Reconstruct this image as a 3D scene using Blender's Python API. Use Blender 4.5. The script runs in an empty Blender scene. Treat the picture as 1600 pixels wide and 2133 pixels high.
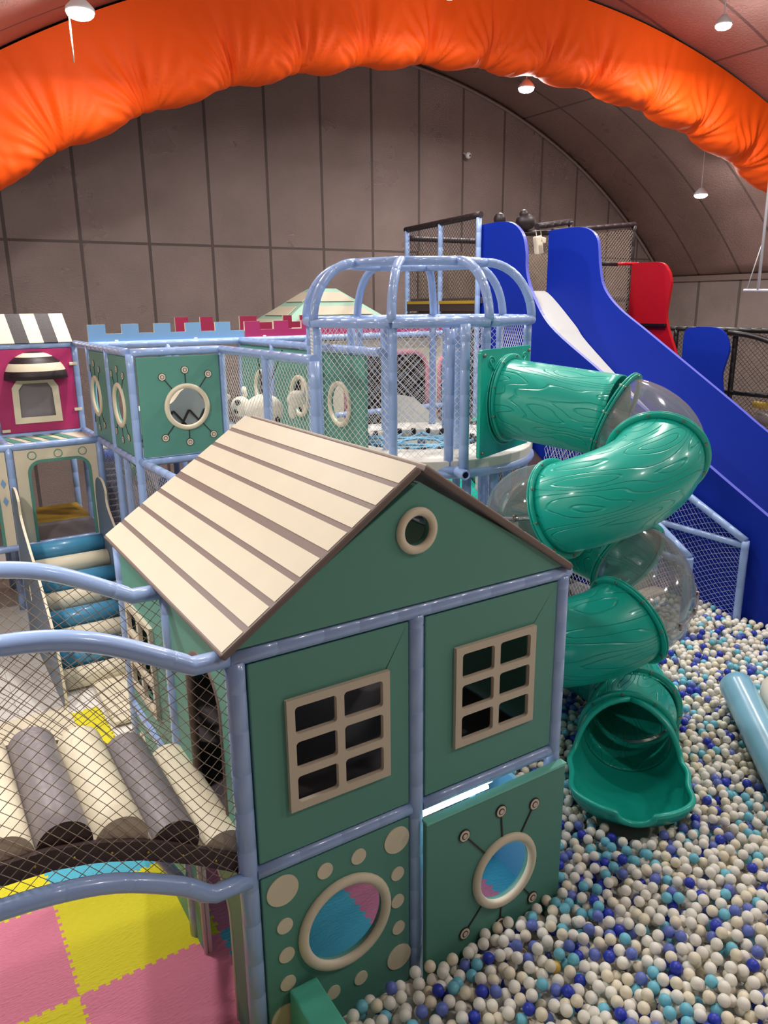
import bpy, math, random
from mathutils import Vector, Matrix
from mathutils.geometry import tessellate_polygon
import numpy as np
random.seed(7); rng = np.random.RandomState(5)
SC = bpy.context.scene; COL = SC.collection
PI = math.pi
def V3(*a): return Vector(a if len(a) > 1 else a[0])

# ------------------------------------------------------------------ materials
def lin(c):
    r = []
    for x in c:
        x = x / 255.
        r.append(x / 12.92 if x <= .04045 else ((x + .055) / 1.055) ** 2.4)
    return r + [1]
MATS = {}
def mat(name, rgb, rough=.5, metal=0, bump=0, bscale=60, coat=0, var=0, vscale=3, stretch=None, emit=0, attr=None):
    if name in MATS: return MATS[name]
    m = bpy.data.materials.new(name); m.use_nodes = True
    nt = m.node_tree; N = nt.nodes; L = nt.links; b = N['Principled BSDF']
    b.inputs['Base Color'].default_value = lin(rgb)
    b.inputs['Roughness'].default_value = rough; b.inputs['Metallic'].default_value = metal
    b.inputs['Coat Weight'].default_value = coat; b.inputs['Coat Roughness'].default_value = .12
    if emit:
        b.inputs['Emission Color'].default_value = lin(rgb); b.inputs['Emission Strength'].default_value = emit
    if bump or var:
        g = N.new('ShaderNodeNewGeometry'); mp = N.new('ShaderNodeMapping')
        if stretch: mp.inputs['Scale'].default_value = stretch
        L.new(g.outputs['Position'], mp.inputs['Vector'])
    if bump:
        n = N.new('ShaderNodeTexNoise'); n.inputs['Scale'].default_value = bscale; n.inputs['Detail'].default_value = 4
        bp = N.new('ShaderNodeBump'); bp.inputs['Strength'].default_value = bump; bp.inputs['Distance'].default_value = .01
        L.new(mp.outputs[0], n.inputs['Vector']); L.new(n.outputs['Fac'], bp.inputs['Height']); L.new(bp.outputs[0], b.inputs['Normal'])
    if var:
        n = N.new('ShaderNodeTexNoise'); n.inputs['Scale'].default_value = vscale; n.inputs['Detail'].default_value = 3
        L.new(mp.outputs[0], n.inputs['Vector'])
        mx = N.new('ShaderNodeMixRGB'); mx.inputs[1].default_value = lin([x * (1 - var) for x in rgb]); mx.inputs[2].default_value = lin([min(255, x * (1 + var * .5)) for x in rgb])
        L.new(n.outputs['Fac'], mx.inputs[0]); L.new(mx.outputs[0], b.inputs['Base Color'])
    MATS[name] = m; return m
mat('pipe', (150, 178, 226), .3, bump=.25, bscale=14, coat=.6)
mat('pipe_seam', (118, 142, 196), .4)
mat('teal', (88, 148, 134), .5, bump=.1, bscale=9)
mat('teal_light', (120, 205, 185), .45)
mat('cream', (226, 216, 190), .5, bump=.08, bscale=14, var=.05)
mat('beige', (200, 188, 168), .5, bump=.1, bscale=16)
mat('white_pad', (226, 223, 214), .55, bump=.15, bscale=10, var=.06)
mat('roof_cream', (196, 187, 166), .5, bump=.1, bscale=7, var=.035, vscale=4)
mat('brown', (112, 96, 90), .5, bump=.1)
mat('dark_brown', (62, 45, 45), .55, bump=.2, bscale=30)
mat('black', (16, 13, 15), .45)
mat('black_vinyl', (38, 26, 30), .5, bump=.15)
mat('ink', (50, 45, 48), .6)
mat('grey_pad', (128, 122, 126), .42, bump=.25, bscale=22, var=.05)
mat('grey_dark', (86, 78, 82), .5)
mat('magenta', (170, 40, 100), .5, bump=.12)
mat('maroon', (140, 20, 62), .5)
mat('sky_blue', (122, 166, 208), .5)
mat('roller_blue', (70, 142, 182), .4, bump=.2, bscale=12, coat=.3)
mat('board_grey', (112, 130, 150), .5)
mat('tube_green', (24, 176, 158), .33, coat=.2)
mat('slide_blue', (0, 40, 158), .6, bump=.05); MATS['slide_blue'].node_tree.nodes['Principled BSDF'].inputs['Specular IOR Level'].default_value = .25
mat('edge_blue', (92, 100, 200), .4)
mat('slide_red', (180, 10, 26), .4)
mat('slide_bed', (225, 225, 215), .5, bump=.5, bscale=90)
mat('net_white', (226, 224, 218), .6)
mat('net_tan', (150, 134, 118), .7); mat('board_tan', (140, 124, 110), .7)
mat('net_black', (24, 20, 22), .7)
mat('net_light', (186, 196, 222), .7)
mat('metal', (150, 150, 152), .35, metal=.9)
mat('bolt', (150, 138, 130), .35, metal=.8)
mat('yellow', (208, 176, 40), .5, bump=.1)
mat('lamp_body', (200, 200, 204), .4)
mat('lamp_glow', (255, 252, 246), .5, emit=60)
mat('led_glow', (250, 252, 255), .5, emit=90)
mat('pink_trim', (214, 130, 150), .5)
mat('inflate_blue', (134, 190, 216), .28, bump=.25, bscale=6, coat=.4)
mat('inflate_cream', (236, 228, 206), .3, bump=.2, bscale=6, coat=.4)
mat('drum_blue', (30, 78, 170), .4)
mat('gold', (190, 160, 60), .3, metal=.6, bump=.6, bscale=40)
mat('glitter_green', (90, 170, 90), .3, metal=.4, bump=.6, bscale=40)
mat('strap_blue', (120, 190, 226), .5)
mat('rope_black', (20, 18, 20), .8)
mat('plush', (232, 228, 212), .9, bump=.5, bscale=60)
mat('yel_dull', (176, 142, 38), .55, bump=.1)
BALLC = [('ball_white', (240, 238, 228)), ('ball_cream', (236, 228, 204)), ('ball_sky', (116, 196, 218)),
         ('ball_blue', (42, 62, 184)), ('ball_periwinkle', (100, 118, 196)), ('ball_yellow', (226, 190, 90))]
for n, c in BALLC: mat(n, c, .42)

def foam(name, rgb):
    m = mat(name, rgb, .75); nt = m.node_tree; N = nt.nodes; L = nt.links
    g = N.new('ShaderNodeNewGeometry'); mp = N.new('ShaderNodeMapping'); mp.inputs['Scale'].default_value = (1, 2.6, 1)
    mp.inputs['Rotation'].default_value = (0, 0, .6)
    v = N.new('ShaderNodeTexVoronoi'); v.inputs['Scale'].default_value = 26
    bp = N.new('ShaderNodeBump'); bp.inputs['Strength'].default_value = .55; bp.inputs['Distance'].default_value = .01
    L.new(g.outputs['Position'], mp.inputs[0]); L.new(mp.outputs[0], v.inputs['Vector']); L.new(v.outputs['Distance'], bp.inputs['Height'])
    L.new(bp.outputs[0], N['Principled BSDF'].inputs['Normal'])
foam('mat_pink', (222, 128, 156)); foam('mat_yellow', (222, 212, 30)); foam('mat_blue', (80, 180, 206))

def glassy():
    m = bpy.data.materials.new('clear_plastic'); m.use_nodes = True; nt = m.node_tree; N = nt.nodes; L = nt.links
    N.remove(N['Principled BSDF']); o = N['Material Output']
    t = N.new('ShaderNodeBsdfTransparent'); t.inputs[0].default_value = (.86, .87, .88, 1)
    g = N.new('ShaderNodeBsdfGlossy'); g.inputs['Roughness'].default_value = .07; g.inputs[0].default_value = (.95, .95, 1, 1)
    d = N.new('ShaderNodeBsdfDiffuse'); d.inputs[0].default_value = (.55, .56, .58, 1)
    lw = N.new('ShaderNodeLayerWeight'); lw.inputs['Blend'].default_value = .35
    mr = N.new('ShaderNodeMapRange'); mr.inputs['To Min'].default_value = .09; mr.inputs['To Max'].default_value = .6
    L.new(lw.outputs['Fresnel'], mr.inputs['Value'])
    a = N.new('ShaderNodeMixShader'); L.new(mr.outputs[0], a.inputs[0]); L.new(t.outputs[0], a.inputs[1]); L.new(g.outputs[0], a.inputs[2])
    c = N.new('ShaderNodeMixShader'); c.inputs[0].default_value = .16
    L.new(a.outputs[0], c.inputs[1]); L.new(d.outputs[0], c.inputs[2]); L.new(c.outputs[0], o.inputs[0])
    MATS['clear'] = m
glassy()

def woodgrain():
    # moulded wood-grain grooves, from the per-vertex tube coordinate
    m = mat('tube_wood', (24, 176, 158), .33, coat=.2); nt = m.node_tree; N = nt.nodes; L = nt.links
    a = N.new('ShaderNodeAttribute'); a.attribute_name = 'tc'
    n = N.new('ShaderNodeTexNoise'); n.inputs['Scale'].default_value = 1.0; n.inputs['Detail'].default_value = 1.2
    L.new(a.outputs['Vector'], n.inputs['Vector'])
    mu = N.new('ShaderNodeMath'); mu.operation = 'MULTIPLY'; mu.inputs[1].default_value = 12; L.new(n.outputs['Fac'], mu.inputs[0])
    fr = N.new('ShaderNodeMath'); fr.operation = 'FRACT'; L.new(mu.outputs[0], fr.inputs[0])
    su = N.new('ShaderNodeMath'); su.operation = 'SUBTRACT'; su.inputs[1].default_value = .5; L.new(fr.outputs[0], su.inputs[0])
    ab = N.new('ShaderNodeMath'); ab.operation = 'ABSOLUTE'; L.new(su.outputs[0], ab.inputs[0])
    mr = N.new('ShaderNodeMapRange'); mr.inputs['From Max'].default_value = .11; L.new(ab.outputs[0], mr.inputs['Value'])
    bp = N.new('ShaderNodeBump'); bp.inputs['Strength'].default_value = .75; bp.inputs['Distance'].default_value = .009
    L.new(mr.outputs[0], bp.inputs['Height']); L.new(bp.outputs[0], N['Principled BSDF'].inputs['Normal'])
woodgrain()

def foil(name, rgb, axis, x0, pitch, w, band=None):
    # insulation foil sheets: taped seams every `pitch` metres, crinkled shiny film between
    m = mat(name, rgb, .42, metal=.5 if name == 'foil_back' else .1); nt = m.node_tree; N = nt.nodes; L = nt.links; b = N['Principled BSDF']
    g = N.new('ShaderNodeNewGeometry'); s = N.new('ShaderNodeSeparateXYZ'); L.new(g.outputs['Position'], s.inputs[0])
    def math_(op, a, v):
        q = N.new('ShaderNodeMath'); q.operation = op
        L.new(a, q.inputs[0])
        if isinstance(v, (int, float)): q.inputs[1].default_value = v
        else: L.new(v, q.inputs[1])
        return q.outputs[0]
    def line(ax, o, p, w):
        a = math_('SUBTRACT', s.outputs[ax], o); a = math_('DIVIDE', a, p); a = math_('ADD', a, 100.5); a = math_('FRACT', a, 0)
        a = math_('SUBTRACT', a, .5); a = math_('ABSOLUTE', a, 0); return math_('LESS_THAN', a, w / p / 2)
    k = line(axis, x0, pitch, w)
    if band:
        for ax, z in band: k = math_('MAXIMUM', k, line(ax, z, 40, w * .8))
    n1 = N.new('ShaderNodeTexNoise'); n1.inputs['Scale'].default_value = 1.1; n1.inputs['Detail'].default_value = 5; L.new(g.outputs['Position'], n1.inputs['Vector'])
    cr = N.new('ShaderNodeMixRGB'); cr.inputs[1].default_value = lin([x * .86 for x in rgb]); cr.inputs[2].default_value = lin([x * 1.12 for x in rgb]); L.new(n1.outputs['Fac'], cr.inputs[0])
    mx = N.new('ShaderNodeMixRGB'); L.new(k, mx.inputs[0]); L.new(cr.outputs[0], mx.inputs[1]); mx.inputs[2].default_value = lin([x * .7 for x in rgb]); L.new(mx.outputs[0], b.inputs['Base Color'])
    mp = N.new('ShaderNodeMapping'); mp.inputs['Scale'].default_value = (1, 1, 2.6); L.new(g.outputs['Position'], mp.inputs[0])
    n2 = N.new('ShaderNodeTexNoise'); n2.inputs['Scale'].default_value = 17; n2.inputs['Detail'].default_value = 5; n2.inputs['Roughness'].default_value = .75; L.new(mp.outputs[0], n2.inputs['Vector'])
    bp = N.new('ShaderNodeBump'); bp.inputs['Strength'].default_value = .9; bp.inputs['Distance'].default_value = .03; L.new(n2.outputs['Fac'], bp.inputs['Height']); L.new(bp.outputs[0], b.inputs['Normal'])
    n3 = N.new('ShaderNodeTexNoise'); n3.inputs['Scale'].default_value = .8; n3.inputs['Detail'].default_value = 3; L.new(g.outputs['Position'], n3.inputs['Vector'])
    mr = N.new('ShaderNodeMapRange'); mr.inputs['From Min'].default_value = .35; mr.inputs['From Max'].default_value = .65; mr.inputs['To Min'].default_value = .26; mr.inputs['To Max'].default_value = .46
    L.new(n3.outputs['Fac'], mr.inputs['Value']); rm = N.new('ShaderNodeMixRGB'); L.new(k, rm.inputs[0]); L.new(mr.outputs[0], rm.inputs[1]); rm.inputs[2].default_value = (.7, .7, .7, 1)
    L.new(rm.outputs[0], b.inputs['Roughness'])
foil('foil_back', (150, 134, 130), 0, .79, 1.235, .06, [(2, 5.2)])
foil('foil_roof', (186, 154, 148), 1, 10.75, 1.25, .06, [(0, 12.45), (0, 2.7)])
foil('foil_right', (140, 126, 122), 1, 10.75, 1.25, .08)
m_ = mat('gloss_tile', (232, 228, 222), .16); nt_ = m_.node_tree
br = nt_.nodes.new('ShaderNodeTexBrick'); br.offset = 0; br.inputs['Scale'].default_value = 1; br.inputs['Brick Width'].default_value = .6; br.inputs['Row Height'].default_value = .6
br.inputs['Mortar Size'].default_value = .004; br.inputs['Color1'].default_value = lin((234, 230, 224)); br.inputs['Color2'].default_value = lin((228, 224, 218)); br.inputs['Mortar'].default_value = lin((196, 190, 184))
g_ = nt_.nodes.new('ShaderNodeNewGeometry'); nt_.links.new(g_.outputs['Position'], br.inputs['Vector']); nt_.links.new(br.outputs['Color'], nt_.nodes['Principled BSDF'].inputs['Base Color'])
m_ = mat('orange', (238, 84, 10), .6, bump=.35, bscale=9, stretch=(1, 1, .35))
m_.node_tree.nodes['Principled BSDF'].inputs['Specular IOR Level'].default_value = .25

# ------------------------------------------------------------------ mesh builder
class MB:
    def __init__(s): s.v = []; s.f = []; s.m = []; s.sm = []; s.tc = None
    def add(s, vs, fs, mi=0, smooth=False):
        o = len(s.v); s.v.extend([tuple(p) for p in vs]); s.f.extend([tuple(i + o for i in f) for f in fs])
        s.m.extend([mi] * len(fs)); s.sm.extend([smooth] * len(fs)); return s
    def box(s, a, b, mi=0, M=None):
        x0, y0, z0 = a; x1, y1, z1 = b
        vs = [V3(x, y, z) for z in (z0, z1) for y in (y0, y1) for x in (x0, x1)]
        if M: vs = [M @ p for p in vs]
        return s.add(vs, [(0, 2, 3, 1), (4, 5, 7, 6), (0, 1, 5, 4), (2, 6, 7, 3), (0, 4, 6, 2), (1, 3, 7, 5)], mi)
    def tube(s, pts, r=.045, n=12, seam=0, mi=0, seam_mi=None, caps=True, closed=False, rf=None):
        pts = [V3(p) for p in pts]
        if seam:
            q = [pts[0]]; acc = 0; mk = [0]
            for a, b in zip(pts, pts[1:]):
                d = (b - a).length; t = max(seam - acc, .015)
                while t < d - .03 and d > 1e-6:
                    for e, f in ((-.006, 0), (0, 1), (.006, 0)):
                        q.append(a.lerp(b, (t + e) / d)); mk.append(f)
                    t += seam * random.uniform(.85, 1.15)
                acc = (d - (t - seam)) if t - seam > 0 else acc + d
                acc = max(0, acc) % (seam * 1.2)
                q.append(b); mk.append(0)
            pts = q
        else: mk = [0] * len(pts)
        N = len(pts); T = []
        for i in range(N):
            a = pts[(i - 1) % N] if (closed or i > 0) else pts[0]; b = pts[(i + 1) % N] if (closed or i < N - 1) else pts[-1]
            t = (b - a); T.append(t.normalized() if t.length > 1e-9 else (T[-1] if T else V3(0, 0, 1)))
        u = T[0].orthogonal().normalized(); vs = []
        for i in range(N):
            u = (u - T[i] * u.dot(T[i])).normalized(); w = T[i].cross(u)
            rr = (rf(i / (N - 1)) if rf else r) * (.955 if mk[i] else 1)
            for k in range(n):
                c = 2 * PI * k / n; vs.append(pts[i] + (u * math.cos(c) + w * math.sin(c)) * rr)
        fs = []; M = N if closed else N - 1
        for i in range(M):
            j = (i + 1) % N
            for k in range(n): fs.append((i * n + k, i * n + (k + 1) % n, j * n + (k + 1) % n, j * n + k))
        s.add(vs, fs, mi, True)
        if caps and not closed:
            o = len(s.v) - N * n
            s.f.append(tuple(o + k for k in reversed(range(n)))); s.f.append(tuple(o + (N - 1) * n + k for k in range(n))); s.m += [mi, mi]; s.sm += [False, False]
        return s
    def prism(s, o, ux, uy, th, outer, holes=(), mi=0, emi=None):
        # slab: 2-D outline with holes on frame (o,ux,uy), thickness th along ux x uy
        o, ux, uy = V3(o), V3(ux), V3(uy); n = ux.cross(uy).normalized(); emi = mi if emi is None else emi
        loops = [list(outer)] + [list(h) for h in holes]
        flat = [p for l in loops for p in l]
        tri = tessellate_polygon([[V3(p[0], p[1], 0) for p in l] for l in loops])
        K = len(flat)
        a = [o + ux * p[0] + uy * p[1] + n * (th / 2) for p in flat]; b = [o + ux * p[0] + uy * p[1] - n * (th / 2) for p in flat]
        fs = []
        for t in tri:
            p, q, r = [flat[i] for i in t]
            if (q[0] - p[0]) * (r[1] - p[1]) - (q[1] - p[1]) * (r[0] - p[0]) < 0: t = t[::-1]
            fs.append(tuple(t)); fs.append(tuple(i + K for i in reversed(t)))
        s.add(a + b, fs, mi)
        base = len(s.v) - 2 * K; c = 0
        for li, l in enumerate(loops):
            m = len(l); ar = sum(l[i][0] * l[(i + 1) % m][1] - l[(i + 1) % m][0] * l[i][1] for i in range(m))
            fl = (ar > 0) == (li == 0)
            for i in range(m):
                j = (i + 1) % m; q = (base + c + i, base + K + c + i, base + K + c + j, base + c + j)
                s.f.append(q if fl else q[::-1]); s.m.append(emi); s.sm.append(m > 16 and li > 0)
            c += m
        return s
    def ring(s, c, n, ro, ri, depth=.02, mi=0, seg=40, asp=1.0):
        c, n = V3(c), V3(n).normalized(); up = V3(0, 0, 1) if abs(n.z) < .9 else V3(1, 0, 0); u = up.cross(n).normalized(); w = n.cross(u)
        R = (ro + ri) / 2; q = (ro - ri) / 2; vs = []; m = 10
        for i in range(seg):
            a = 2 * PI * i / seg; d = u * math.cos(a) + w * math.sin(a) * asp
            for k in range(m):
                b = 2 * PI * k / m; vs.append(c + d * (R + q * math.cos(b)) + n * (depth * math.sin(b)))
        fs = [(i * m + k, ((i + 1) % seg) * m + k, ((i + 1) % seg) * m + (k + 1) % m, i * m + (k + 1) % m) for i in range(seg) for k in range(m)]
        return s.add(vs, fs, mi, True)
    def ball(s, c, r, mi=0, nu=16, nv=10, sc=(1, 1, 1), M=None):
        vs = []; 
        for j in range(nv + 1):
            p = PI * j / nv
            for i in range(nu):
                a = 2 * PI * i / nu; q = V3(math.sin(p) * math.cos(a) * r * sc[0], math.sin(p) * math.sin(a) * r * sc[1], math.cos(p) * r * sc[2])
                vs.append((M @ q if M else q) + V3(c))
        fs = [(j * nu + i, (j + 1) * nu + i, (j + 1) * nu + (i + 1) % nu, j * nu + (i + 1) % nu) for j in range(nv) for i in range(nu)]
        return s.add(vs, fs, mi, True)
    def net(s, P, ns, nt, r, mi=0, skip=None):
        for i in range(ns):
            for j in range(nt + 1):
                if (i + j) % 2: continue
                for dj in (-1, 1):
                    if not 0 <= j + dj <= nt: continue
                    a = V3(P(i / ns, j / nt)); b = V3(P((i + 1) / ns, (j + dj) / nt))
                    if skip and skip((a + b) / 2): continue
                    t = (b - a)
                    if t.length < 1e-6: continue
                    t.normalize(); u = t.orthogonal().normalized() * r; w = t.cross(u)
                    e = [u, u * -.5 + w * .866, u * -.5 - w * .866]
                    s.add([a + x for x in e] + [b + x for x in e], [(0, 1, 4, 3), (1, 2, 5, 4), (2, 0, 3, 5)], mi, True)
        return s

ORG = {}
def build(mb, name, mats, parent=None, bevel=0, solid=0, label=None, cat=None, group=None, kind=None, subsurf=0, origin=None):
    if isinstance(mats, str): mats = [mats]
    P = np.array(mb.v, dtype=float).reshape(-1, 3)
    lo, hi = P.min(0), P.max(0)
    o = V3(origin) if origin else V3((lo[0] + hi[0]) / 2, (lo[1] + hi[1]) / 2, lo[2])
    me = bpy.data.meshes.new(name); me.from_pydata((P - np.array(o)).tolist(), [], mb.f)
    for x in mats: me.materials.append(MATS[x])
    me.polygons.foreach_set('material_index', mb.m); me.polygons.foreach_set('use_smooth', mb.sm)
    if mb.tc is not None:
        at = me.attributes.new('tc', 'FLOAT_VECTOR', 'POINT'); at.data.foreach_set('vector', np.array(mb.tc, dtype=np.float32).ravel())
    me.update()
    ob = bpy.data.objects.new(name, me); COL.objects.link(ob); ORG[ob.name] = o
    if parent: ob.parent = parent; ob.location = o - ORG[parent.name]
    else: ob.location = o
    if solid: md = ob.modifiers.new('thickness', 'SOLIDIFY'); md.thickness = solid; md.offset = 0
    if bevel: md = ob.modifiers.new('bevel', 'BEVEL'); md.width = bevel; md.segments = 2; md.limit_method = 'ANGLE'; md.angle_limit = .7
    if subsurf: md = ob.modifiers.new('sub', 'SUBSURF'); md.levels = subsurf; md.render_levels = subsurf
    tag(ob, label, cat, group, kind); return ob
def tag(o, label=None, cat=None, group=None, kind=None):
    if label: o['label'] = label
    if cat: o['category'] = cat
    if group: o['group'] = group
    if kind: o['kind'] = kind
    return o
def thing(name, loc, label, cat, group=None):
    o = bpy.data.objects.new(name, None); COL.objects.link(o); o.location = loc; ORG[o.name] = V3(loc); o.empty_display_size = .2
    return tag(o, label, cat, group)
def pipe(parent, name, pts, r=.045, seam=.24, m='pipe', **k):
    return build(MB().tube(pts, r, 14, seam), name, m, parent, **k)
def box(parent, name, a, b, m, bevel=.008, **k): return build(MB().box(a, b), name, m, parent, bevel=bevel, **k)
def arc(cx, cy, r, a0, a1, n=24): return [(cx + r * math.cos(a0 + (a1 - a0) * i / n), cy + r * math.sin(a0 + (a1 - a0) * i / n)) for i in range(n + 1)]
def circ(cx, cy, r, n=40): return arc(cx, cy, r, 0, 2 * PI, n)[:-1]
def rect(x0, y0, x1, y1): return [(x0, y0), (x1, y0), (x1, y1), (x0, y1)]
def rrect(x0, y0, x1, y1, r, n=5):
    o = []
    for cx, cy, a in ((x1 - r, y0 + r, -PI / 2), (x1 - r, y1 - r, 0), (x0 + r, y1 - r, PI / 2), (x0 + r, y0 + r, PI)): o += arc(cx, cy, r, a, a + PI / 2, n)
    return o
def archpts(x0, x1, z0, z1, r, n=10):   # opening with rounded top corners
    return [(x1, z0)] + arc(x1 - r, z1 - r, r, 0, PI / 2, n) + arc(x0 + r, z1 - r, r, PI / 2, PI, n) + [(x0, z0)]
def spline(P, n=8):
    P = [V3(p) for p in P]; o = []
    for i in range(len(P) - 1):
        a = P[max(i - 1, 0)]; b = P[i]; c = P[i + 1]; d = P[min(i + 2, len(P) - 1)]
        for k in range(n):
            t = k / n; o.append(.5 * ((2 * b) + (c - a) * t + (2 * a - 5 * b + 4 * c - d) * t * t + (3 * b - a - 3 * c + d) * t ** 3))
    return o + [P[-1]]
def interp(xs, ys, x): return float(np.interp(x, xs, ys))
XZ = ((1, 0, 0), (0, 0, 1))      # frame facing -Y
YZ = ((0, -1, 0), (0, 0, 1))     # frame facing -X : first coordinate is -Y
def onX(x): return (x, 0, 0)
def mir(l): return [(-a, b) for a, b in l]

# ------------------------------------------------------------------ camera
CAM = V3(-1.154561, -3.18457, 4.05)
cr, cu, cf = V3(.844554, -.535359, -.010948), V3(.149305, .215803, .964954), V3(.514234, .81659, -.262189)
cam = bpy.data.cameras.new('camera'); co = bpy.data.objects.new('camera', cam); COL.objects.link(co)
co.matrix_world = Matrix(((cr.x, cu.x, -cf.x, CAM.x), (cr.y, cu.y, -cf.y, CAM.y), (cr.z, cu.z, -cf.z, CAM.z), (0, 0, 0, 1)))
cam.sensor_fit = 'VERTICAL'; cam.sensor_height = 24; cam.sensor_width = 18; cam.lens = 1590 / 2133 * 24; cam.clip_start = .05; cam.clip_end = 200
SC.camera = co

# ------------------------------------------------------------------ room shell
RX, RZ, RR = 7.57, -5.3, 14.45
X0w, X1w = -2.86, 18.0
zs = RZ + math.sqrt(RR ** 2 - (X1w - RX) ** 2)
def struct(name, mb, m, **k): return build(mb, name, m, kind='structure', **k)
struct('floor', MB().box((X0w - .2, -12.2, -.2), (X1w + .2, 12.2, 0)), 'gloss_tile')
aw = math.asin((X1w - RX) / RR)
prof = [(RX + RR * math.sin(t), RZ + RR * math.cos(t)) for t in np.linspace(-aw, aw, 60)]
wp = [(X0w, 0)] + [(max(p[0], X0w), p[1]) for p in prof] + [(X1w, 0)]
struct('wall_back', MB().prism((0, 12.1, 0), *XZ, .2, wp), 'foil_back')
struct('wall_front', MB().prism((0, -12.1, 0), *XZ, .2, wp), 'foil_back')
rf_ = MB(); vs = []; fs = []
for p in prof:
    for y in (-12.2, 12.2):
        d = V3(p[0] - RX, 0, p[1] - RZ).normalized(); vs.append((p[0], y, p[1])); vs.append((p[0] + d.x * .2, y, p[1] + d.z * .2))
for i in range(len(prof) - 1):
    a = i * 4; b = a + 4
    fs += [(a, a + 2, b + 2, b), (a + 1, b + 1, b + 3, a + 3), (a, b, b + 1, a + 1), (a + 2, a + 3, b + 3, b + 2)]
fs += [(0, 1, 3, 2), tuple(4 * (len(prof) - 1) + k for k in (0, 2, 3, 1))]
rf_.add(vs, fs, 0, False); rf_.sm = [True if k % 4 < 2 else False for k in range(len(fs))]
struct('ceiling', rf_, 'foil_roof')
struct('wall_right', MB().box((X1w, -12.2, 0), (X1w + .2, 12.2, zs + .1)), 'foil_right')
struct('wall_left', MB().box((X0w - .2, -12.2, 0), (X0w, 12.2, zs + .1)), 'foil_right')
struct('trim_1', MB().box((X1w - .08, -12, zs - .12), (X1w - .005, 12, zs + .02)), 'brown')
struct('trim_2', MB().tube([(p[0] - (p[0] - RX) / RR * .06, 11.94, p[1] - (p[1] - RZ) / RR * .06) for p in prof], .035, 8, mi=0), 'brown')

# ------------------------------------------------------------------ playhouse
T = .04
hs = thing('playhouse', (1.07, 1.07, 0), 'teal padded playhouse with a cream striped pitched roof, nearest structure beside the ball pit', 'playhouse')
for x, y in ((0, 0), (1.04, 0), (2.14, 0), (0, 1.04), (0, 2.14), (2.14, 1.07), (2.14, 2.14), (1.07, 2.14)):
    pipe(hs, 'post', [(x, y, 0), (x, y, 2.43)], .05)
for a, b in (((-.03, 0), (2.19, 0)), ((0, 0), (0, 2.17)), ((2.14, 0), (2.14, 2.17)), ((0, 2.14), (2.14, 2.14))):
    for z in (2.45,): pipe(hs, 'rail', [(a[0], a[1], z), (b[0], b[1], z)], .048)
for a, b in (((.04, 0, 1.22), (1.0, 0, 1.22)), ((1.08, 0, 1.215), (2.1, 0, 1.215)), ((0, .05, 1.22), (0, 1.0, 1.22)), ((0, 1.08, 1.22), (0, 2.1, 1.22)), ((2.14, .04, 1.22), (2.14, 2.1, 1.22)), ((.04, 2.14, 1.22), (2.1, 2.14, 1.22))):
    pipe(hs, 'rail', [a, b], .042)
box(hs, 'deck', (.06, .06, 1.24), (2.08, 2.08, 1.3), 'grey_dark')
def window_panel(o, ux, uy, x0, z0, x1, z1, wx0, wz0, wx1, wz1, nn, m='teal'):
    p = build(MB().prism(o, ux, uy, T, rect(x0, z0, x1, z1), [rrect(wx0 + .02, wz0 + .02, wx1 - .02, wz1 - .02, .02)]), 'wall_panel', m, hs, bevel=.008)
    n = V3(ux).cross(V3(uy)); W = (wx1 - wx0 - .045 * 3) / 2; Hh = (wz1 - wz0 - .045 * 4) / 3
    holes = [rrect(wx0 + .045 + i * (W + .045), wz0 + .045 + j * (Hh + .045), wx0 + .045 + i * (W + .045) + W, wz0 + .045 + j * (Hh + .045) + Hh, .02) for i in range(2) for j in range(3)]
    build(MB().prism(V3(o) + n * .032, ux, uy, .028, rect(wx0, wz0, wx1, wz1), holes), 'window_frame', 'beige', p, bevel=.005, label='beige six-pane window frame')
    # black rim behind the frame, standing in for the dark depth of the opening
    build(MB().prism(V3(o) + n * .012, ux, uy, .012, rrect(wx0 - .012, wz0 - .012, wx1 + .012, wz1 + .012, .01), [rrect(wx0 + .035, wz0 + .035, wx1 - .035, wz1 - .035, .02)]), 'dark_depth_rim', 'black_vinyl', p)
    return p
window_panel((0, -.005, 0), *XZ, .055, 1.27, .985, 2.4, .235, 1.522, .845, 2.16, 1)
window_panel((0, -.005, 0), *XZ, 1.095, 1.27, 2.09, 2.4, 1.295, 1.525, 1.905, 2.165, 1)
window_panel((0, 0, 0), *YZ, -2.085, 1.27, -1.095, 2.4, -1.98, 1.44, -1.38, 2.09, 1)
# porthole panels on the lower front
p = build(MB().prism((0, -.005, 0), *XZ, T, rect(.055, .0, .985, 1.175), [circ(.545, .675, .25)]), 'wall_panel', 'teal', hs, bevel=.008, label='teal panel with cream polka dots and a round porthole')
build(MB().ring((.545, -.035, .675), (0, -1, 0), .3, .238, .025), 'porthole_ring', 'cream', p)
for x, z, r in ((.172, 1.06, .092), (.895, 1.06, .085), (.905, .225, .085), (.426, 1.066, .048), (.639, 1.063, .048), (.899, .827, .045), (.898, .634, .045), (.903, .44, .045), (.174, .831, .047), (.176, .638, .047), (.175, .449, .047), (.15, .225, .088), (.452, .22, .045), (.636, .219, .045)):
    build(MB().prism((0, -.028, 0), *XZ, .006, circ(x, z, r, 28)), 'dot', 'cream', p)
p = build(MB().prism((0, -.085, 0), *XZ, T, rect(1.05, .0, 2.165, 1.15), [circ(1.66, .56, .215)]), 'wall_panel', ['teal'], hs, bevel=.008, label='teal panel with porthole hung in front of the lower frame')
build(MB().ring((1.66, -.115, .56), (0, -1, 0), .262, .203, .025), 'porthole_ring', 'cream', p)
build(MB().box((1.05, -.112, 1.14), (2.165, -.058, 1.158)), 'top_edge', 'teal_light', p)
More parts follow.
